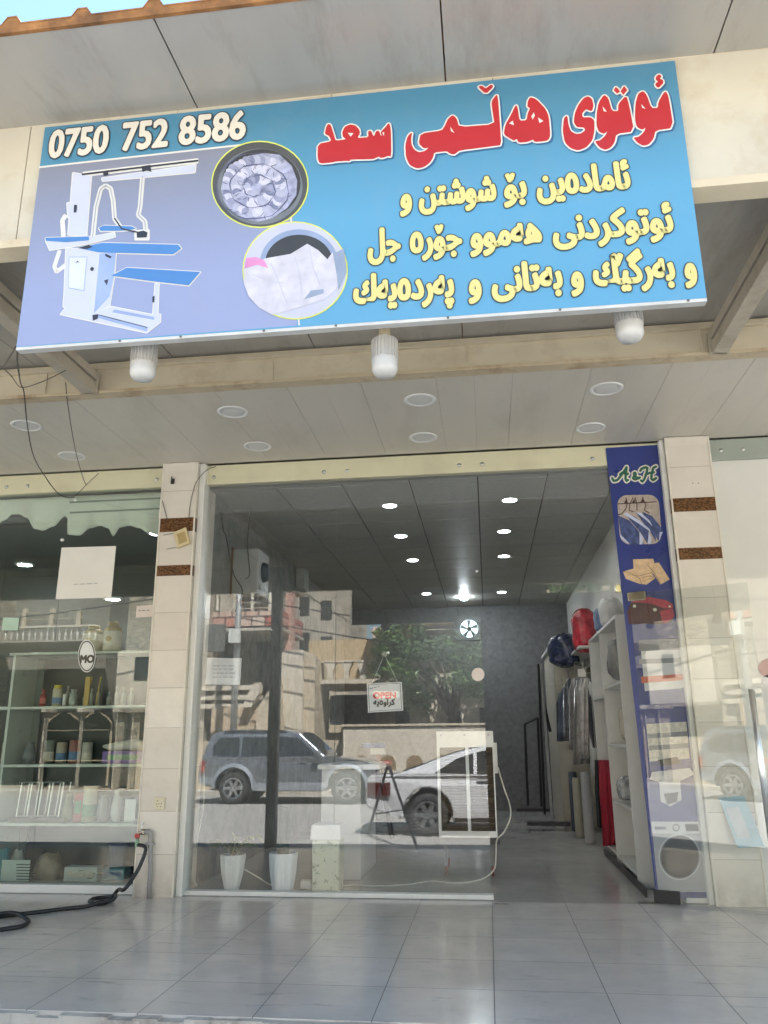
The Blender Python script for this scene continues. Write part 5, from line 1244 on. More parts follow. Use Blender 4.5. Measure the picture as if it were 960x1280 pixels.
good('white_candle', 71, 75, 868, 1, white_pl, 'thin white candle on the second shelf left of the glassware', 'can', 'candle')
good('glass_goblet', 79, 88, 862, 1, M('grey green glass', (.35,.4,.36), .1), 'pale glass goblet in the middle of the second shelf', 'vase', 'goblet')
good('small_frame', 97, 104, 846, 1, M('brass frame', (.35,.25,.08), .4, .6), 'small brass frame below the oval sticker', 'box', 'frame', d=.02)
for px0, px1, lab in ((108, 115, 'left of two thin yellow rods on the second shelf'), (120, 126, 'right of two thin yellow rods on the second shelf')):
    tag(MB().tube([P(px0, 881, 1, LY+.12), P(px1, 846, 1, LY+.12)], .006, 6).build('yellow_rod', M('yellow rod', (.60,.42,.05), .4)), lab, 'rod')
good('glass_bowl', 28, 44, 928, 2, M('dark glass bowl', (.12,.14,.14), .1), 'dark glass bowl on the third shelf', 'vase', 'bowl')
good('purple_box', 127, 178, 939, 2, M('purple carton', (.20,.13,.38), .5, var=.25, scale=14), 'purple carton on the third shelf', 'box', 'box', d=.2)
p = P(152, 934, 1, LY+.2); z_ = P(152, 939, 1, LY+.1).z
tag(MB().tube([(p.x-.17, LY+.2, z_+.04), (p.x-.08, LY+.19, z_+.035), (p.x, LY+.2, z_+.045), (p.x+.1, LY+.21, z_+.055), (p.x+.19, LY+.2, z_+.05)], [.012, .035, .04, .05, .05], 10).build('towel_roll', M('white towel', (.62,.60,.54), .8, bmp=.3), smooth=True), 'white rolled towel lying on the purple carton', 'towel')
# chrome cage rack
y = LY+.08; a = Lp(20, 1022, y); c = Lp(73, 1020, y); zt_ = Lp(45, 978, y).z; z0 = shelfz[3]+.0125
cg = thing('chrome_stand', 'chrome wire table stand on a dark base on the fourth shelf', 'stand', (a.x, y, z0))
f = MB()
for k in range(5):
    x = a.x+(c.x-a.x)*k/4
    f.tube([(x, y, z0+.04), (x+.02, y, zt_)], .006, 6); f.tube([(x, y+.12, z0+.04), (x+.02, y+.12, zt_)], .006, 6); f.tube([(x+.02, y, zt_), (x+.02, y+.12, zt_)], .005, 6)
f.tube([(a.x, y, zt_), (c.x+.02, y, zt_)], .006, 6); f.tube([(a.x, y, z0+.045), (c.x, y, z0+.045)], .006, 6); f.build('wires', chrome, cg)
MB().box(a.x-.05, c.x+.07, y-.02, y+.15, z0, z0+.035).build('base', M('olive base', (.16,.14,.10), .5), cg, bev=.004)
good('green_vase', 84, 97, 990, 3, M('olive glass', (.22,.22,.12), .3), 'olive vase right of the chrome stand', 'vase', 'vase')
good('red_carton', 97, 108, 991, 3, M('dusty red carton', (.42,.12,.11), .6), 'dusty red carton on the fourth shelf', 'box', 'box', d=.08)
good('cream_canister', 109, 125, 983, 3, M('cream ribbed plastic', (.60,.57,.42), .5), 'tall cream canister beside the red carton', 'can', 'canister')
good('grey_vase', 127, 142, 993, 3, M('grey ceramic', (.30,.29,.26), .4), 'broad grey vase on the fourth shelf', 'vase', 'vase')
good('white_vase', 144, 158, 988, 3, M('white ceramic', (.56,.55,.50), .3), 'white vase beside the small white card', 'vase', 'vase')
good('white_card', 160, 174, 999, 3, white_pl, 'small white card at the right end of the fourth shelf', 'box', 'card', d=.01)
good('teal_basket', -4, 24, 1060, 4, M('teal plastic', (.12,.34,.38), .4), 'ribbed teal plastic basket on the bottom shelf', 'basket', 'basket')
cd1 = good('text_card', 17, 51, 1075, 4, M('pale green card', (.50,.58,.52), .6), 'pale green card with lines of print on the bottom shelf', 'box', 'card', y=LY-.02, d=.012)
textlines(cd1, 21, 46, (1080.5, 1084, 1088, 1092, 1096), LY-.0205, M('card print', (.03,.05,.05), .6), 1.2, words=2) if False else None
mb = MB(); 
for py, w_ in ((1080, 17), (1083.6, 20), (1087.4, 18), (1091, 24), (1094.6, 22), (1098.4, 17)):
    u, v = P(20.5, py, 1, LY-.02), P(20.5+w_, py+1.4, 1, LY-.02); mb.poly([(u.x, LY-.0212, u.z), (v.x, LY-.0212, u.z), (v.x, LY-.0212, v.z), (u.x, LY-.0212, v.z)])
mb.build('print_line', M('card print', (.03,.05,.05), .6), cd1)
good('brown_bag', 57, 92, 1066, 4, M('brown wrapped bag', (.22,.17,.11), .35, var=.4, scale=10, bmp=.4, coat=.4), 'brown cellophane wrapped bag on the bottom shelf', 'bag', 'bag')
good('plastic_sack', 26, 44, 1062, 4, M('clear sack', (.45,.46,.42), .25, var=.3, bmp=.5), 'clear plastic sack behind the printed card', 'bag', 'bag', y=LY+.2)
wb_ = good('white_box', 93, 133, 1084, 4, M('white box card', (.55,.58,.55), .5), 'white gift box with a printed emblem on the bottom shelf', 'box', 'box', y=LY+.0)
mb = MB()
for x_0, x_1, y_0, y_1 in ((98, 104, 1088, 1091), (106, 119, 1091, 1093), (107, 118, 1094.5, 1096), (109, 116, 1097, 1098.5), (122, 129, 1090, 1092)):
    u, v = P(x_0, y_0, 1, LY), P(x_1, y_1, 1, LY); mb.poly([(u.x, LY-.0012, u.z), (v.x, LY-.0012, u.z), (v.x, LY-.0012, v.z), (u.x, LY-.0012, v.z)])
mb.build('print_line', M('olive print', (.18,.17,.08), .6), wb_)
good('blue_box', 134, 166, 1086, 4, M('sea blue box', (.16,.36,.42), .5), 'sea blue box with pale lid at the right of the bottom shelf', 'box', 'box')
good('blue_bucket', 145, 166, 1055, 4, M('slate plastic', (.10,.13,.20), .4), 'slate blue bucket behind the sea blue box', 'basket', 'bucket', y=LY+.28)

rr3 = random.Random(5)
clr = M('clear bottle glass', (.42,.46,.42), .12, var=.1)
for k in range(9):
    px = 76+k*10.4+rr3.uniform(-2, 2); good('glass_bottle', px-rr3.uniform(2.2,3.4), px+rr3.uniform(2.2,3.4), 866-rr3.uniform(0, 9), 1, clr, 'small clear glass bottle among the glassware at the back of the second shelf', 'bottle', 'bottle', y=LY+.24)['group'] = 'clear bottles on the second shelf'
for k, (px, c_, s_) in enumerate(((8, (.45,.42,.34), 'sand coloured'), (60, (.20,.22,.20), 'grey green'), (76, (.40,.36,.28), 'tan'), (92, (.30,.12,.10), 'brick red'), (108, (.52,.50,.44), 'ivory'))):
    good('lidded_tin', px-6, px+6, 928-3*(k % 2), 2, M('tin %d' % k, c_, .4, var=.15, scale=20), s_+' lidded tin at the back of the third shelf', 'can', 'tin', y=LY+.2)
for k, (px, w_, c_, s_) in enumerate(((5, 9, (.40,.44,.42), 'pale grey'), (100, 7, (.42,.36,.28), 'tan'), (134, 8, (.24,.28,.30), 'slate'))):
    good('gift_carton', px-w_, px+w_, 990, 3, M('carton %d' % k, c_, .6, var=.2, scale=18), s_+' gift carton at the back of the fourth shelf', 'box', 'box', y=LY+.22)
# ================================================================ ACROSS THE STREET (seen in the glass)
ochre = M('ochre render', (.50, .425, .31), .9, var=.1, scale=1.2, dirt=((.26,.20,.13), .6), bmp=.2)
pale_r = M('pale tan render', (.56, .50, .40), .9, var=.1, scale=1.1, dirt=((.28,.23,.17), .6), bmp=.2)
shade_r = M('recess shade brown', (.22, .16, .09), .9, var=.1)
conc = M('raw concrete block', (.36, .33, .27), .95, var=.2, scale=.8, dirt=((.18,.15,.11), .6), bmp=.3)
stone_w = None
m, n, b = nodes('rubble stone wall')
vo = n.nodes.new('ShaderNodeTexVoronoi'); vo.feature = 'DISTANCE_TO_EDGE'; vo.inputs['Scale'].default_value = 3.2
mp = n.nodes.new('ShaderNodeMapping'); mp.inputs['Scale'].default_value = (.8, 1, 1.5); n.links.new(coords(n), mp.inputs[0]); n.links.new(mp.outputs[0], vo.inputs[0])
v2 = n.nodes.new('ShaderNodeTexVoronoi'); v2.inputs['Scale'].default_value = 3.2; n.links.new(mp.outputs[0], v2.inputs[0])
c0 = mix(n, v2.outputs['Color'], (.26,.22,.16), (.50,.44,.34)); ed = mth(n, 'LESS_THAN', vo.outputs['Distance'], .035)
n.links.new(mix(n, ed, c0, (.11,.095,.075)), b.inputs['Base Color']); b.inputs['Roughness'].default_value = .9; stone_w = m
m, n, b = nodes('red white tile frieze'); ck = n.nodes.new('ShaderNodeTexBrick'); ck.inputs['Scale'].default_value = 1
ck.inputs['Color1'].default_value = (.36,.09,.06,1); ck.inputs['Color2'].default_value = (.58,.50,.40,1); ck.inputs['Mortar'].default_value = (.10,.05,.04,1)
ck.inputs['Brick Width'].default_value = .45; ck.inputs['Row Height'].default_value = .4; ck.inputs['Mortar Size'].default_value = .03
mp = n.nodes.new('ShaderNodeMapping'); mp.inputs['Rotation'].default_value = (R(90), 0, 0); n.links.new(coords(n), mp.inputs[0]); n.links.new(mp.outputs[0], ck.inputs[0]); n.links.new(ck.outputs[0], b.inputs['Base Color']); frieze = m
dark_r = M('painted opening shade', (.03,.028,.025), .9)  # for flat sheets on the walls: shade inside openings painted as colour
win_g = M('dark window glass', (.03,.035,.04), .08)
def mbx(mb, px0, px1, py0, py1, d, dep):
    a, c = MP(px0, py1, d), MP(px1, py0, d); return mb.box(a.x, c.x, -d-dep, -d, a.z, c.z)
def mb1(px0, px1, py0, py1, d, dep, name, m, parent): return mbx(MB(), px0, px1, py0, py1, d, dep).build(name, m, parent)
GZ = -.29
def gbx(px0, px1, py0, d, dep, name, m, parent):
    a = MP(px0, 900, d).x; c = MP(px1, py0, d); return MB().box(a, c.x, -d-dep, -d, GZ-.05, c.z).build(name, m, parent)
# stone house with stairs
ha = thing('stone_house', 'stone and concrete house with tiled frieze and outside stairs across the street', 'house', MP(300, 930, 19))
gbx(236, 262, 735, 18.6, 1.0, 'stone_pier', stone_w, ha)
gbx(262, 346, 640, 22, 4, 'wall', conc, ha)
mb1(262, 352, 762, 783, 18.9, 3.0, 'frieze', frieze, ha)
mb1(262, 352, 783, 789, 18.8, 3.1, 'balcony_slab', conc, ha)
f = MB()
for py in (742, 751, 758): mbx(f, 268, 350, py, py+3, 18.95, .08)
for px in (268, 290, 312, 334, 348): mbx(f, px, px+4, 738, 762, 18.95, .1)
f.build('railing', M('cream railing', (.60,.55,.45), .7), ha)
mb1(266, 346, 700, 722, 18.7, 4, 'eave', conc, ha)
for px0, px1, py0, py1 in ((275, 300, 790, 845), (318, 338, 800, 870)): mb1(px0, px1, py0, py1, 21.98, .04, 'doorway', dark_r, ha)
f = MB()
for py in (856, 868, 879): mbx(f, 244, 322, py, py+7, 18.4, .5)
f.build('parapet', pale_r, ha)
gbx(262, 322, 884, 18.2, 1.5, 'garage_wall', M('pinkish tan wall', (.46,.36,.25), .9, var=.08), ha)
q = [MP(*t, 17.9) for t in ((300,884),(316,852),(322,852),(322,866),(312,884))]
MB().prism(q, (0,-.35,0)).build('stair_rail', pale_r, ha)
q = [MP(*t, 17.8) for t in ((318,918),(320,886),(345,846),(347,918))]; MB().prism(q, (0,-1.2,0)).build('stair_wall', ochre, ha)
# tan house with balcony
hb_ = thing('tan_house', 'ochre house with arched balcony parapet behind the big tree', 'house', MP(480, 930, 21))
gbx(348, 378, 812, 18.5, 2.4, 'corner_pier', pale_r, hb_); gbx(378, 393, 822, 18.7, 2.4, 'corner_pier', ochre, hb_)
gbx(378, 820, 868, 25, 3, 'ground_floor_wall', ochre, hb_)
mb1(384, 530, 847, 855, 19.6, 4.5, 'balcony_slab', pale_r, hb_)
mb1(384, 530, 823, 828, 19.6, .35, 'parapet_cap', pale_r, hb_)
pr_ = MB()
for k in range(8):
    x = 386+k*20.3; a = MP(x, 848, 19.62); c = MP(x+11, 827, 19.62); xm = (a.x+c.x)/2; w_ = (c.x-a.x)/2
    pr_.prism([(xm-w_*.6,-19.62,a.z),(xm+w_*.6,-19.62,a.z),(xm+w_*.55,-19.62,a.z+(c.z-a.z)*.45),(xm+w_*1.5,-19.62,c.z),(xm-w_*1.5,-19.62,c.z),(xm-w_*.55,-19.62,a.z+(c.z-a.z)*.45)], (0,-.25,0))
pr_.build('parapet_arches', pale_r, hb_)
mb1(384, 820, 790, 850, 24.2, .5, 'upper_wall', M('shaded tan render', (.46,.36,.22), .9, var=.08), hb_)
mb1(462, 820, 779, 789, 18.9, 6.2, 'eave', ochre, hb_)
mb1(488, 820, 640, 779, 21, 4, 'roof_room', ochre, hb_)
gbx(498, 820, 836, 19.3, .6, 'front_wall', pale_r, hb_)
for px0, px1, py0, py1 in ((412, 470, 868, 905), (392, 402, 862, 910)): mb1(px0, px1, py0, py1, 24.98, .04, 'window', win_g, hb_)
for px0, px1, py0, py1 in ((494, 511, 884, 908), (560, 576, 888, 908), (600, 622, 884, 908)): mb1(px0, px1, py0, py1, 19.28, .03, 'window', win_g, hb_)
# pink tiled strip + concrete tower
cb2 = thing('concrete_building', 'tall unfinished concrete block building with a pink tile strip', 'building', MP(400, 900, 27))
gbx(360, 437, 690, 27, 5, 'block', conc, cb2)
mb1(353, 364, 720, 872, 19.8, .6, 'tile_strip', M('pink tile strip', (.40,.24,.19), .6, var=.4, scale=14), cb2)
f = MB()
for k, (px, py) in enumerate(((372, 745), (372, 790), (400, 750), (400, 795))): mbx(f, px, px+14, py, py+24, 26.98, .05)
f.build('window', dark_r, cb2)
lt = thing('distant_house', 'small far tan house seen between the tall block and the eave', 'house', MP(462, 830, 40))
gbx(438, 468, 806, 40, 4, 'wall', pale_r, lt); gbx(466, 484, 783, 38, 4, 'tower', M('pale pink render', (.62,.47,.38), .9), lt)
# street wall with arches
sw = thing('street_wall', 'low tan street wall with arched niches behind the parked cars', 'wall', MP(530, 950, 16.9))
gbx(428, 640, 908, 16.9, .3, 'wall', pale_r, sw)
mb1(426, 642, 903, 908, 16.85, .4, 'coping', ochre, sw)
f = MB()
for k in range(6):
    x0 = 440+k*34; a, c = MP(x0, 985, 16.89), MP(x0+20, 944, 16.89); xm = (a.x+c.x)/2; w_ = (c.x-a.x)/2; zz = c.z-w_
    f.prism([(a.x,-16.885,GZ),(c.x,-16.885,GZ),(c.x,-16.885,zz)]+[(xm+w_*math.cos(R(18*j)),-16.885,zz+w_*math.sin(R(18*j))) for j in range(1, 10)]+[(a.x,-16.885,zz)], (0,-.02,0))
f.build('niche_shade', shade_r, sw)  # flat arches on the wall face, the shade of niches painted dark
# house on the left with gate (seen in the gift shop glass)
hl = thing('stone_villa', 'stone villa with white balustrade and iron gate across the street', 'house', MP(80, 900, 21))
gbx(-120, 150, 600, 24, 4, 'wall', M('dim grey stone', (.20,.18,.15), .9, var=.2), hl)
gbx(148, 240, 640, 20, 5, 'stone_wing', stone_w, hl)
mb1(140, 236, 812, 884, 18.6, .4, 'front_wall', pale_r, hl)
mb1(165, 184, 820, 850, 18.58, .04, 'window', win_g, hl)
mb1(-120, 118, 798, 806, 19.2, 4.5, 'balcony_slab', conc, hl); mb1(-120, 118, 782, 786, 19.2, .2, 'balustrade_rail', pale_r, hl)
f = MB(); px = -118
while px < 116:
    a, c = MP(px, 799, 19.3), MP(px+4.6, 785, 19.3); h_ = c.z-a.z; w_ = (c.x-a.x)/2
    f.lathe([(w_*.8, 0), (w_*.5, h_*.15), (w_, h_*.4), (w_*.45, h_*.75), (w_*.8, h_)], ((a.x+c.x)/2, -19.3, a.z), 8); px += 7.5
f.build('balusters', M('white balusters', (.60,.57,.5), .8), hl)
f = MB()
for px in (24, 58, 92): mbx(f, px, px+7, 760, 782, 19.25, .15)
for py in (764, 772): mbx(f, 0, 100, py, py+2.5, 19.25, .1)
f.build('upper_railing', ochre, hl)
gt = thing('iron_gate', 'ornate iron gate of upright bars between stone posts', 'gate', MP(100, 980, 17.2))
f = MB()
for k in range(34):
    px = 52+k*2.4; top_ = 905-14*math.sin(math.pi*((px-52)/41 % 1))
    a, c = MP(px, 990, 17.2), MP(px+1.1, top_, 17.2); f.box(a.x, c.x, -17.24, -17.2, GZ+.1, c.z)
for py in (912, 950, 985): mbx(f, 51, 134, py, py+1.6, 17.19, .06)
f.build('bars', M('tan iron', (.36,.28,.18), .6), gt)
f = MB()
for px in (44, 90, 136, 156): a, c = MP(px, 990, 17), MP(px+9, 890, 17); f.box(a.x, c.x, -17.5, -17.0, GZ-.02, c.z); f.box(a.x-.1, c.x+.1, -17.6, -16.9, c.z, c.z+.12)
f.build('gate_post', stone_w, gt)
gw = thing('yard_wall', 'stone yard wall behind the blue bin and the utility pole', 'wall', MP(220, 960, 17.3))
f = MB(); a, c = MP(165, 990, 17.3), MP(430, 925, 17.3); f.box(a.x, c.x, -17.7, -17.3, GZ-.05, c.z); f.build('wall', M('sandy block wall', (.46,.38,.27), .9, var=.12, scale=3), gw)
hr = thing('corner_house', 'plain tan house on the right beyond the street', 'house', (11, -22, 0))
MB().box(7, 17, -26, -20, -.4, 6.8).build('wall', ochre, hr); MB().box(6.8, 17.2, -26.2, -19.5, 6.81, 7.1).build('roof', conc, hr)
for x in (8.2, 11, 13.8): MB().box(x, x+1.3, -20.02, -19.98, 1.0, 2.5).build('window', win_g, hr)
hr2 = thing('corner_house', 'grey stone house at the far left of the street', 'house', (-26, -22, 0))
MB().box(-36, -18.5, -27, -19.5, -.4, 7.4).build('wall', stone_w, hr2); MB().box(-36.3, -18.3, -27.2, -19, 7.41, 7.7).build('roof', conc, hr2)
for x in (-34, -30, -26, -22): MB().box(x, x+1.4, -19.52, -19.48, 1.0, 2.6).build('window', win_g, hr2)
# utility pole with meter box
up = MP(288, 960, 16.7); ul = thing('utility_pole', 'grey utility pole with a meter box and cables behind the parked car', 'utility pole', (up.x, up.y, GZ))
MB().tube([(up.x, up.y, GZ), (up.x, up.y, 4), (up.x, up.y, 8)], [.11, .10, .09], 12).build('pole', M('galvanised pole', (.38,.38,.36), .5, .6), ul, smooth=True)
c = MP(293, 795, 16.6); MB().box(c.x-.16, c.x+.16, -16.6, -16.4, c.z-.2, c.z+.2).build('meter_box', M('pale meter box', (.55,.57,.52), .5), ul)
c = MP(270, 795, 16.6); MB().box(c.x-.3, c.x+.25, -16.6, -16.45, c.z-.45, c.z+.35).build('meter_box', M('dark meter box', (.10,.10,.09), .5), ul)
for k, (z, x2, z2) in enumerate(((7.4, 20, 6.9), (7.0, 20, 6.4), (6.2, 19, 5.4), (5.2, 16, 4.2), (4.6, 14, 3.9), (7.2, -30, 7.0), (5.6, -30, 5.8))):
    pts = [(up.x+(x2-up.x)*t, up.y+.4*t, z+(z2-z)*t-1.1*math.sin(math.pi*t)) for t in [i/12 for i in range(13)]]
    MB().tube(pts, .018, 5).build('cable', black_m, ul)
# blue bin
bnp = MP(265, 985, 15.6); bb = thing('wheelie_bin', 'blue plastic wheelie bin on the far pavement edge', 'bin', (bnp.x, -16.7, GZ))
blu = M('blue bin plastic', (.03, .10, .30), .4)
MB().add([(bnp.x-.24,-16.98,GZ+.1),(bnp.x+.24,-16.98,GZ+.1),(bnp.x+.24,-16.5,GZ+.1),(bnp.x-.24,-16.5,GZ+.1),(bnp.x-.3,-17.05,GZ+.95),(bnp.x+.3,-17.05,GZ+.95),(bnp.x+.3,-16.45,GZ+.95),(bnp.x-.3,-16.45,GZ+.95)], [(3,2,1,0),(4,5,6,7),(0,1,5,4),(1,2,6,5),(2,3,7,6),(3,0,4,7)]).build('body', blu, bb, bev=.02)
MB().box(bnp.x-.32, bnp.x+.32, -17.1, -16.4, GZ+.951, GZ+1.03).build('lid', blu, bb, bev=.02)
for s in (-1, 1): MB().lathe([(.0, -.03), (.09, -.03), (.1, 0), (.09, .03), (0, .03)], (bnp.x+s*.26, -16.95, GZ+.101), 14, 0).build('wheel', rubber, bb)
# tree
tp = MP(566, 905, 18.4); tr = thing('street_tree', 'broad green leafy tree before the ochre house', 'tree', (tp.x, -18.4, GZ))
bark = M('grey brown bark', (.13,.10,.07), .95, bmp=.6)
f = MB(); tc = Vector((tp.x, -18.4, GZ)); cen = MP(545, 838, 18.2)
f.tube([tc, tc+Vector((.05,0,.9)), tc+Vector((-.05,0,1.7)), tc+Vector((.0,.1,2.4))], [.2,.16,.14,.11], 10)
for k in range(9):
    a = rnd.uniform(0, 6.28); e = cen+Vector((math.cos(a)*rnd.uniform(.6,1.5), math.sin(a)*1.0, rnd.uniform(-.2,1.0))); s_ = tc+Vector((0,.05,rnd.uniform(1.6,2.3)))
    f.tube([s_, s_.lerp(e,.5)+Vector((0,0,.2)), e], [.07,.045,.015], 6)
f.build('trunk', bark, tr, smooth=True)
m, n, b = nodes('tree leaf'); wn_ = noise(n, 1.3, 3); n.links.new(mix(n, ramp(n, wn_, .35, .65), (.055,.11,.025), (.12,.19,.05)), b.inputs['Base Color']); b.inputs['Roughness'].default_value = .5; leafm = m
cl = []
x0, x1 = MP(478, 830, 18.2).x, MP(640, 830, 18.2).x; zt0, zt1 = MP(540, 905, 18.2).z, MP(540, 772, 18.2).z
for k in range(70):
    u = rnd.uniform(0, 1); px = x0+(x1-x0)*u; t_ = rnd.uniform(0, 1)
    lo = zt0+(zt1-zt0)*(.12+.55*abs(u-.55)+.12*math.sin(u*17)); hi = zt1+.5*math.sin(u*9)-.6*(1-u)
    if lo < hi: cl.append((Vector((px, -18.3+rnd.uniform(-1.1,1.1), lo+(hi-lo)*t_)), rnd.uniform(.22, .5)))
f = MB()
for c, r in cl:
    for k in range(95):
        d = Vector((rnd.gauss(0,1), rnd.gauss(0,1), rnd.gauss(0,.8))).normalized()*r*rnd.uniform(.35,1.05); p = c+d
        a = Vector((rnd.gauss(0,1), rnd.gauss(0,1), rnd.gauss(0,.6))).normalized(); b_ = a.cross(Vector((rnd.gauss(0,1), rnd.gauss(0,1), rnd.gauss(0,1)))).normalized(); s = rnd.uniform(.04,.085)
        f.add([p-a*s*1.5, p+b_*s*.6, p+a*s*1.5, p-b_*s*.6], [(0,1,2,3)])
f.build('crown', leafm, tr)

t2_ = dup(tr, (tp.x+4.6, -17.9, GZ), 'added tall tree right of the broad one, darkening the transom reflection'); t2_.scale = (1.35, 1.2, 1.65); t2_.rotation_euler = (0, 0, 2.6)  # second tree added to keep the transom reflection dark

# ---------------------------------------------------------------- vehicles
carglass = M('car glass', (.02,.025,.028), .04); tyre = M('tyre rubber', (.02,.02,.02), .8); alloy = M('alloy', (.55,.55,.56), .25, .9); trim_b = M('black car trim', (.02,.02,.022), .4)
def arc(cx, cz, r, a0, a1, n=12): return [(cx+r*math.cos(R(a0+(a1-a0)*i/n)), cz+r*math.sin(R(a0+(a1-a0)*i/n))) for i in range(n+1)]
def car(name, lab, X0, yc, gz, lower, roof, hw, hwr, zb, zr, panes, wheels, wr, paint, extra):
    """side profiles in x (rear to front) and z; hw half width at the belt, hwr at the roof"""
    t = thing(name, lab, 'car', (X0, yc, gz))
    def at(x, y, z): return Vector((X0+x, yc+y, gz+z))
    def wid(z): 
        if z <= zb: return hw-.05*max(0, (.55-z)/.4)**2
        return hw+(hwr-hw)*min(1, (z-zb)/(zr-zb))
    L_ = max(x for x, z in lower)
    def pin(x): return 1-.10*max(0, (x-L_+.7)/.7)**2-.06*max(0, (.5-x)/.5)**2
    def shell(prof, nm, m, bev_):
        mb = MB(); n = len(prof); vs = []
        for s in (-1, -.6, .6, 1):
            for x, z in prof:
                k_ = 1 if abs(s) == 1 else 0
                dz = 0 if k_ else (.02 if z > .8 else 0)
                vs.append(at(x, s*wid(z)*pin(x), z+dz))
        fs = [tuple(range(n-1,-1,-1)), tuple(range(3*n, 4*n))]
        for b in range(3): fs += [(b*n+i, b*n+(i+1) % n, (b+1)*n+(i+1) % n, (b+1)*n+i) for i in range(n)]
        return mb.add(vs, fs).build(nm, m, t, bev=bev_)
    shell(lower, 'body', paint, .03); shell(roof, 'cabin', paint, .03)
    for s in (-1, 1):
        for pn in panes:
            mb = MB(); q = [at(x, s*(wid(z)*pin(x)+.004), z) for x, z in pn]; mb.prism(q, (0, s*.006, 0)); mb.build('window', carglass, t)
        for wx in wheels:
            c = at(wx, s*(hw-.10), wr)
            w_ = MB().lathe([(wr*.62, -.10), (wr*.95, -.10), (wr, -.06), (wr, .06), (wr*.95, .10), (wr*.62, .10), (wr*.62, -.10)], c, 28, 1, cap=False).build('wheel', tyre, t, smooth=True)
            rm = MB(); rm.lathe([(wr*.60, -.095), (wr*.66, s*.102), (wr*.57, s*.098), (wr*.57, -.095)], c, 24, 1, cap=False)
            for k in range(6):
                a = k*math.pi/3; d = Vector((math.cos(a), 0, math.sin(a))); e = Vector((-math.sin(a), 0, math.cos(a))); yo = Vector((0, s*.085, 0))
                rm.add([c+yo+d*.03-e*.045, c+yo+d*wr*.64-e*.03, c+yo+d*wr*.64+e*.03, c+yo+d*.03+e*.045, c+yo*.7+d*.03-e*.045, c+yo*.7+d*wr*.64-e*.03, c+yo*.7+d*wr*.64+e*.03, c+yo*.7+d*.03+e*.045], [(0,1,2,3),(7,6,5,4),(0,4,5,1),(1,5,6,2),(2,6,7,3),(3,7,4,0)])
            rm.lathe([(0, s*.09), (.06, s*.088), (.07, s*.06)], c, 12, 1)
            r_ = rm.build('rim', alloy, t); 
            MB().lathe([(0, s*.02), (wr*.63, s*.02)], c, 20, 1).build('brake_disc', M('brake grey', (.08,.08,.08), .5, .6), t)
            MB().lathe([(0, 0), (wr*1.14, 0)], at(wx, s*(hw-.045)-s*.17, wr+.02), 24, 1).build('wheel_well', trim_b, t)
        for nm, x0, x1, z0, z1, m_, off, th in extra:
            q = [at(x0, s*(wid(z0)*pin(x0)+off), z0), at(x1, s*(wid(z0)*pin(x1)+off), z0), at(x1, s*(wid(z1)*pin(x1)+off), z1), at(x0, s*(wid(z1)*pin(x0)+off), z1)]
            MB().prism(q, (0, s*th, 0)).build(nm, m_, t)
    return t, at
suvp = M('blue grey metallic', (.225, .24, .255), .28, .55, var=.03, coat=1)
silv = M('silver cladding', (.40,.43,.46), .35, .5)
lowS = [(.02,.48),(.0,.62),(.03,.98),(.09,1.06),(3.0,1.09),(3.35,1.09),(4.1,1.0),(4.42,.9),(4.52,.72),(4.54,.5),(4.48,.36),(4.22,.34)]+arc(3.72,.40,.46,-8,188)[::1]+[(3.2,.30),(1.38,.30)]+arc(.92,.40,.46,-10,190)+[(.44,.38)]
roofS = [(.08,1.05),(.14,1.3),(.26,1.62),(.42,1.70),(1.2,1.74),(2.2,1.72),(2.52,1.66),(3.22,1.08)]
panS = [[(.36,1.16),(1.02,1.14),(1.02,1.56),(.50,1.56),(.34,1.34)],[(1.09,1.14),(1.92,1.13),(1.92,1.57),(1.09,1.57)],[(1.99,1.13),(3.0,1.12),(2.48,1.55),(1.99,1.57)]]
exS = [('sill_cladding', 1.4, 3.18, .32, .50, silv, .004, .02), ('door_handle', 1.70, 1.88, 1.0, 1.03, suvp, .004, .03), ('door_handle', 2.55, 2.75, 1.0, 1.03, suvp, .004, .03), ('headlight', 4.12, 4.46, .78, .92, M('headlamp', (.5,.52,.54), .1, .3), .004, .01), ('tail_light', .06, .18, .75, 1.02, M('tail lamp', (.30,.02,.015), .2), .004, .01), ('bumper_strip', .05, .42, .46, .62, silv, .004, .02), ('roof_rail', .6, 2.2, 1.70, 1.73, trim_b, .01, .03), ('door_gap', 1.95, 1.965, .52, 1.10, trim_b, .003, .002), ('door_gap', 1.05, 1.065, .70, 1.12, trim_b, .003, .002)]
suv, sat = car('parked_car', 'blue grey off road car parked on the far side of the street', -6.62, -14.4, -.416, lowS, roofS, .90, .72, 1.06, 1.74, panS, (.92, 3.72), .37, suvp, exS)
for s in (-1, 1):
    for cx in (.92, 3.72):
        o_, i_ = arc(cx, .40, .55, -4, 184), arc(cx, .40, .462, -4, 184); n = len(o_)
        mb = MB(); mb.add([sat(x, s*.905, z) for x, z in o_]+[sat(x, s*.935, z) for x, z in i_]+[sat(x, s*.88, z) for x, z in i_], [(i, i+1, n+i+1, n+i) for i in range(n-1)]+[(n+i, n+i+1, 2*n+i+1, 2*n+i) for i in range(n-1)]); mb.build('fender_flare', silv, suv)
    MB().obox(sat(3.02, s*1.0, 1.16), (1,0,0), (0,1,0), (0,0,1), .07, .10, .075).build('mirror', suvp, suv, bev=.03)
q = [sat(2.56, -.6, 1.635), sat(2.56, .6, 1.635), sat(3.16, .74, 1.14), sat(3.16, -.74, 1.14)]; MB().prism(q, (.02, 0, .02)).build('windscreen', carglass, suv)
MB().box(-6.62-.16, -6.62+.02, -14.75, -14.15, .1, .72).build('spare_wheel_cover', suvp, suv, bev=.05)
whp = M('silver white car paint', (.56,.57,.58), .22, var=.02, coat=1)
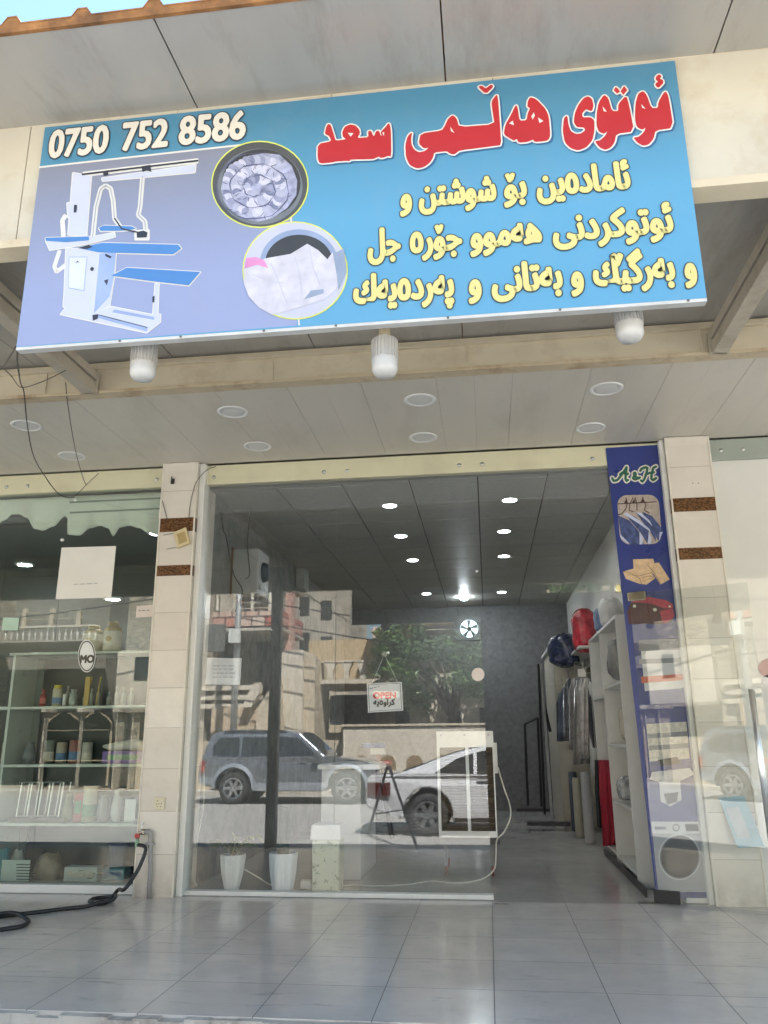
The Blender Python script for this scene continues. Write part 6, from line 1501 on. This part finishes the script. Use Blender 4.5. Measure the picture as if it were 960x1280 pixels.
lowD = [(.02,.45),(.0,.62),(.03,.86),(.08,.93),(.62,.95),(3.0,.95),(3.5,.93),(4.2,.80),(4.5,.66),(4.56,.48),(4.5,.28),(4.14,.26)]+arc(3.72,.34,.40,-10,190)+[(3.3,.20),(1.45,.20)]+arc(1.02,.34,.40,-12,192)+[(.5,.28)]
roofD = [(.48,.93),(.9,1.07),(1.3,1.22),(1.7,1.33),(2.1,1.39),(2.5,1.40),(2.9,1.32),(3.55,.93)]
panD = [[(1.15,.97),(1.78,.96),(1.78,1.27),(1.5,1.18)],[(1.84,.96),(2.42,.96),(2.42,1.34),(2.1,1.335),(1.84,1.285)],[(2.48,.96),(3.3,.95),(2.86,1.26),(2.48,1.335)]]
exD = [('tail_light', .04, .42, .62, .82, M('dark tail lamp', (.08,.01,.012), .2), .006, .01), ('headlight', 4.0, 4.42, .62, .74, _mc['headlamp'], .004, .01), ('door_handle', 1.85, 2.03, .88, .91, chrome, .004, .03), ('door_handle', 2.65, 2.83, .87, .90, chrome, .004, .03), ('door_gap', 2.345, 2.36, .3, 1.0, trim_b, .003, .002), ('sill_strip', 1.45, 3.28, .22, .28, trim_b, .003, .012)]
sed, dat = car('parked_car', 'white saloon car parked near the shop with a dark tail lamp', -1.52, -8.15, -.416, lowD, roofD, .88, .66, .93, 1.40, panD, (1.02, 3.72), .325, whp, exD)
q = [dat(.62, -.62, .985), dat(.62, .62, .985), dat(1.55, .58, 1.295), dat(1.55, -.58, 1.295)]; MB().prism(q, (-.012, 0, .016)).build('rear_window', carglass, sed)
q = [dat(2.95, -.56, 1.30), dat(2.95, .56, 1.30), dat(3.48, .64, .98), dat(3.48, -.64, .98)]; MB().prism(q, (.012, 0, .012)).build('windscreen', carglass, sed)
for s in (-1, 1): MB().obox(dat(3.05, s*.98, 1.06), (1,0,0), (0,1,0), (0,0,1), .06, .10, .06).build('mirror', whp, sed, bev=.02)

# folding trestle on the street beside the photographer, seen only in the glass
def onroad(px, py): v = P(px, py, 2, -.414); return Vector((v.x, -v.y, v.z))
fa_, fb_ = onroad(522, 1067), onroad(459, 1042)
dm = (abs(fa_.y)+abs(fb_.y))/2; tp_ = MP(484, 955, dm)
fo = thing('folding_trestle', 'black folding A-frame trestle with a red top clip on the street', 'trestle', (tp_.x, tp_.y, -.416))
MB().tube([tp_, fa_], .022, 8).build('leg', black_m, fo); MB().tube([tp_, fb_], .022, 8).build('leg', black_m, fo)
MB().tube([tp_.lerp(fa_, .55), tp_.lerp(fb_, .72)], .010, 6).build('brace', black_m, fo)
MB().box(tp_.x-.07, tp_.x+.05, tp_.y-.03, tp_.y+.03, tp_.z-.02, tp_.z+.05).build('top_clip', M('red clip', (.42,.07,.04), .4), fo, bev=.006)
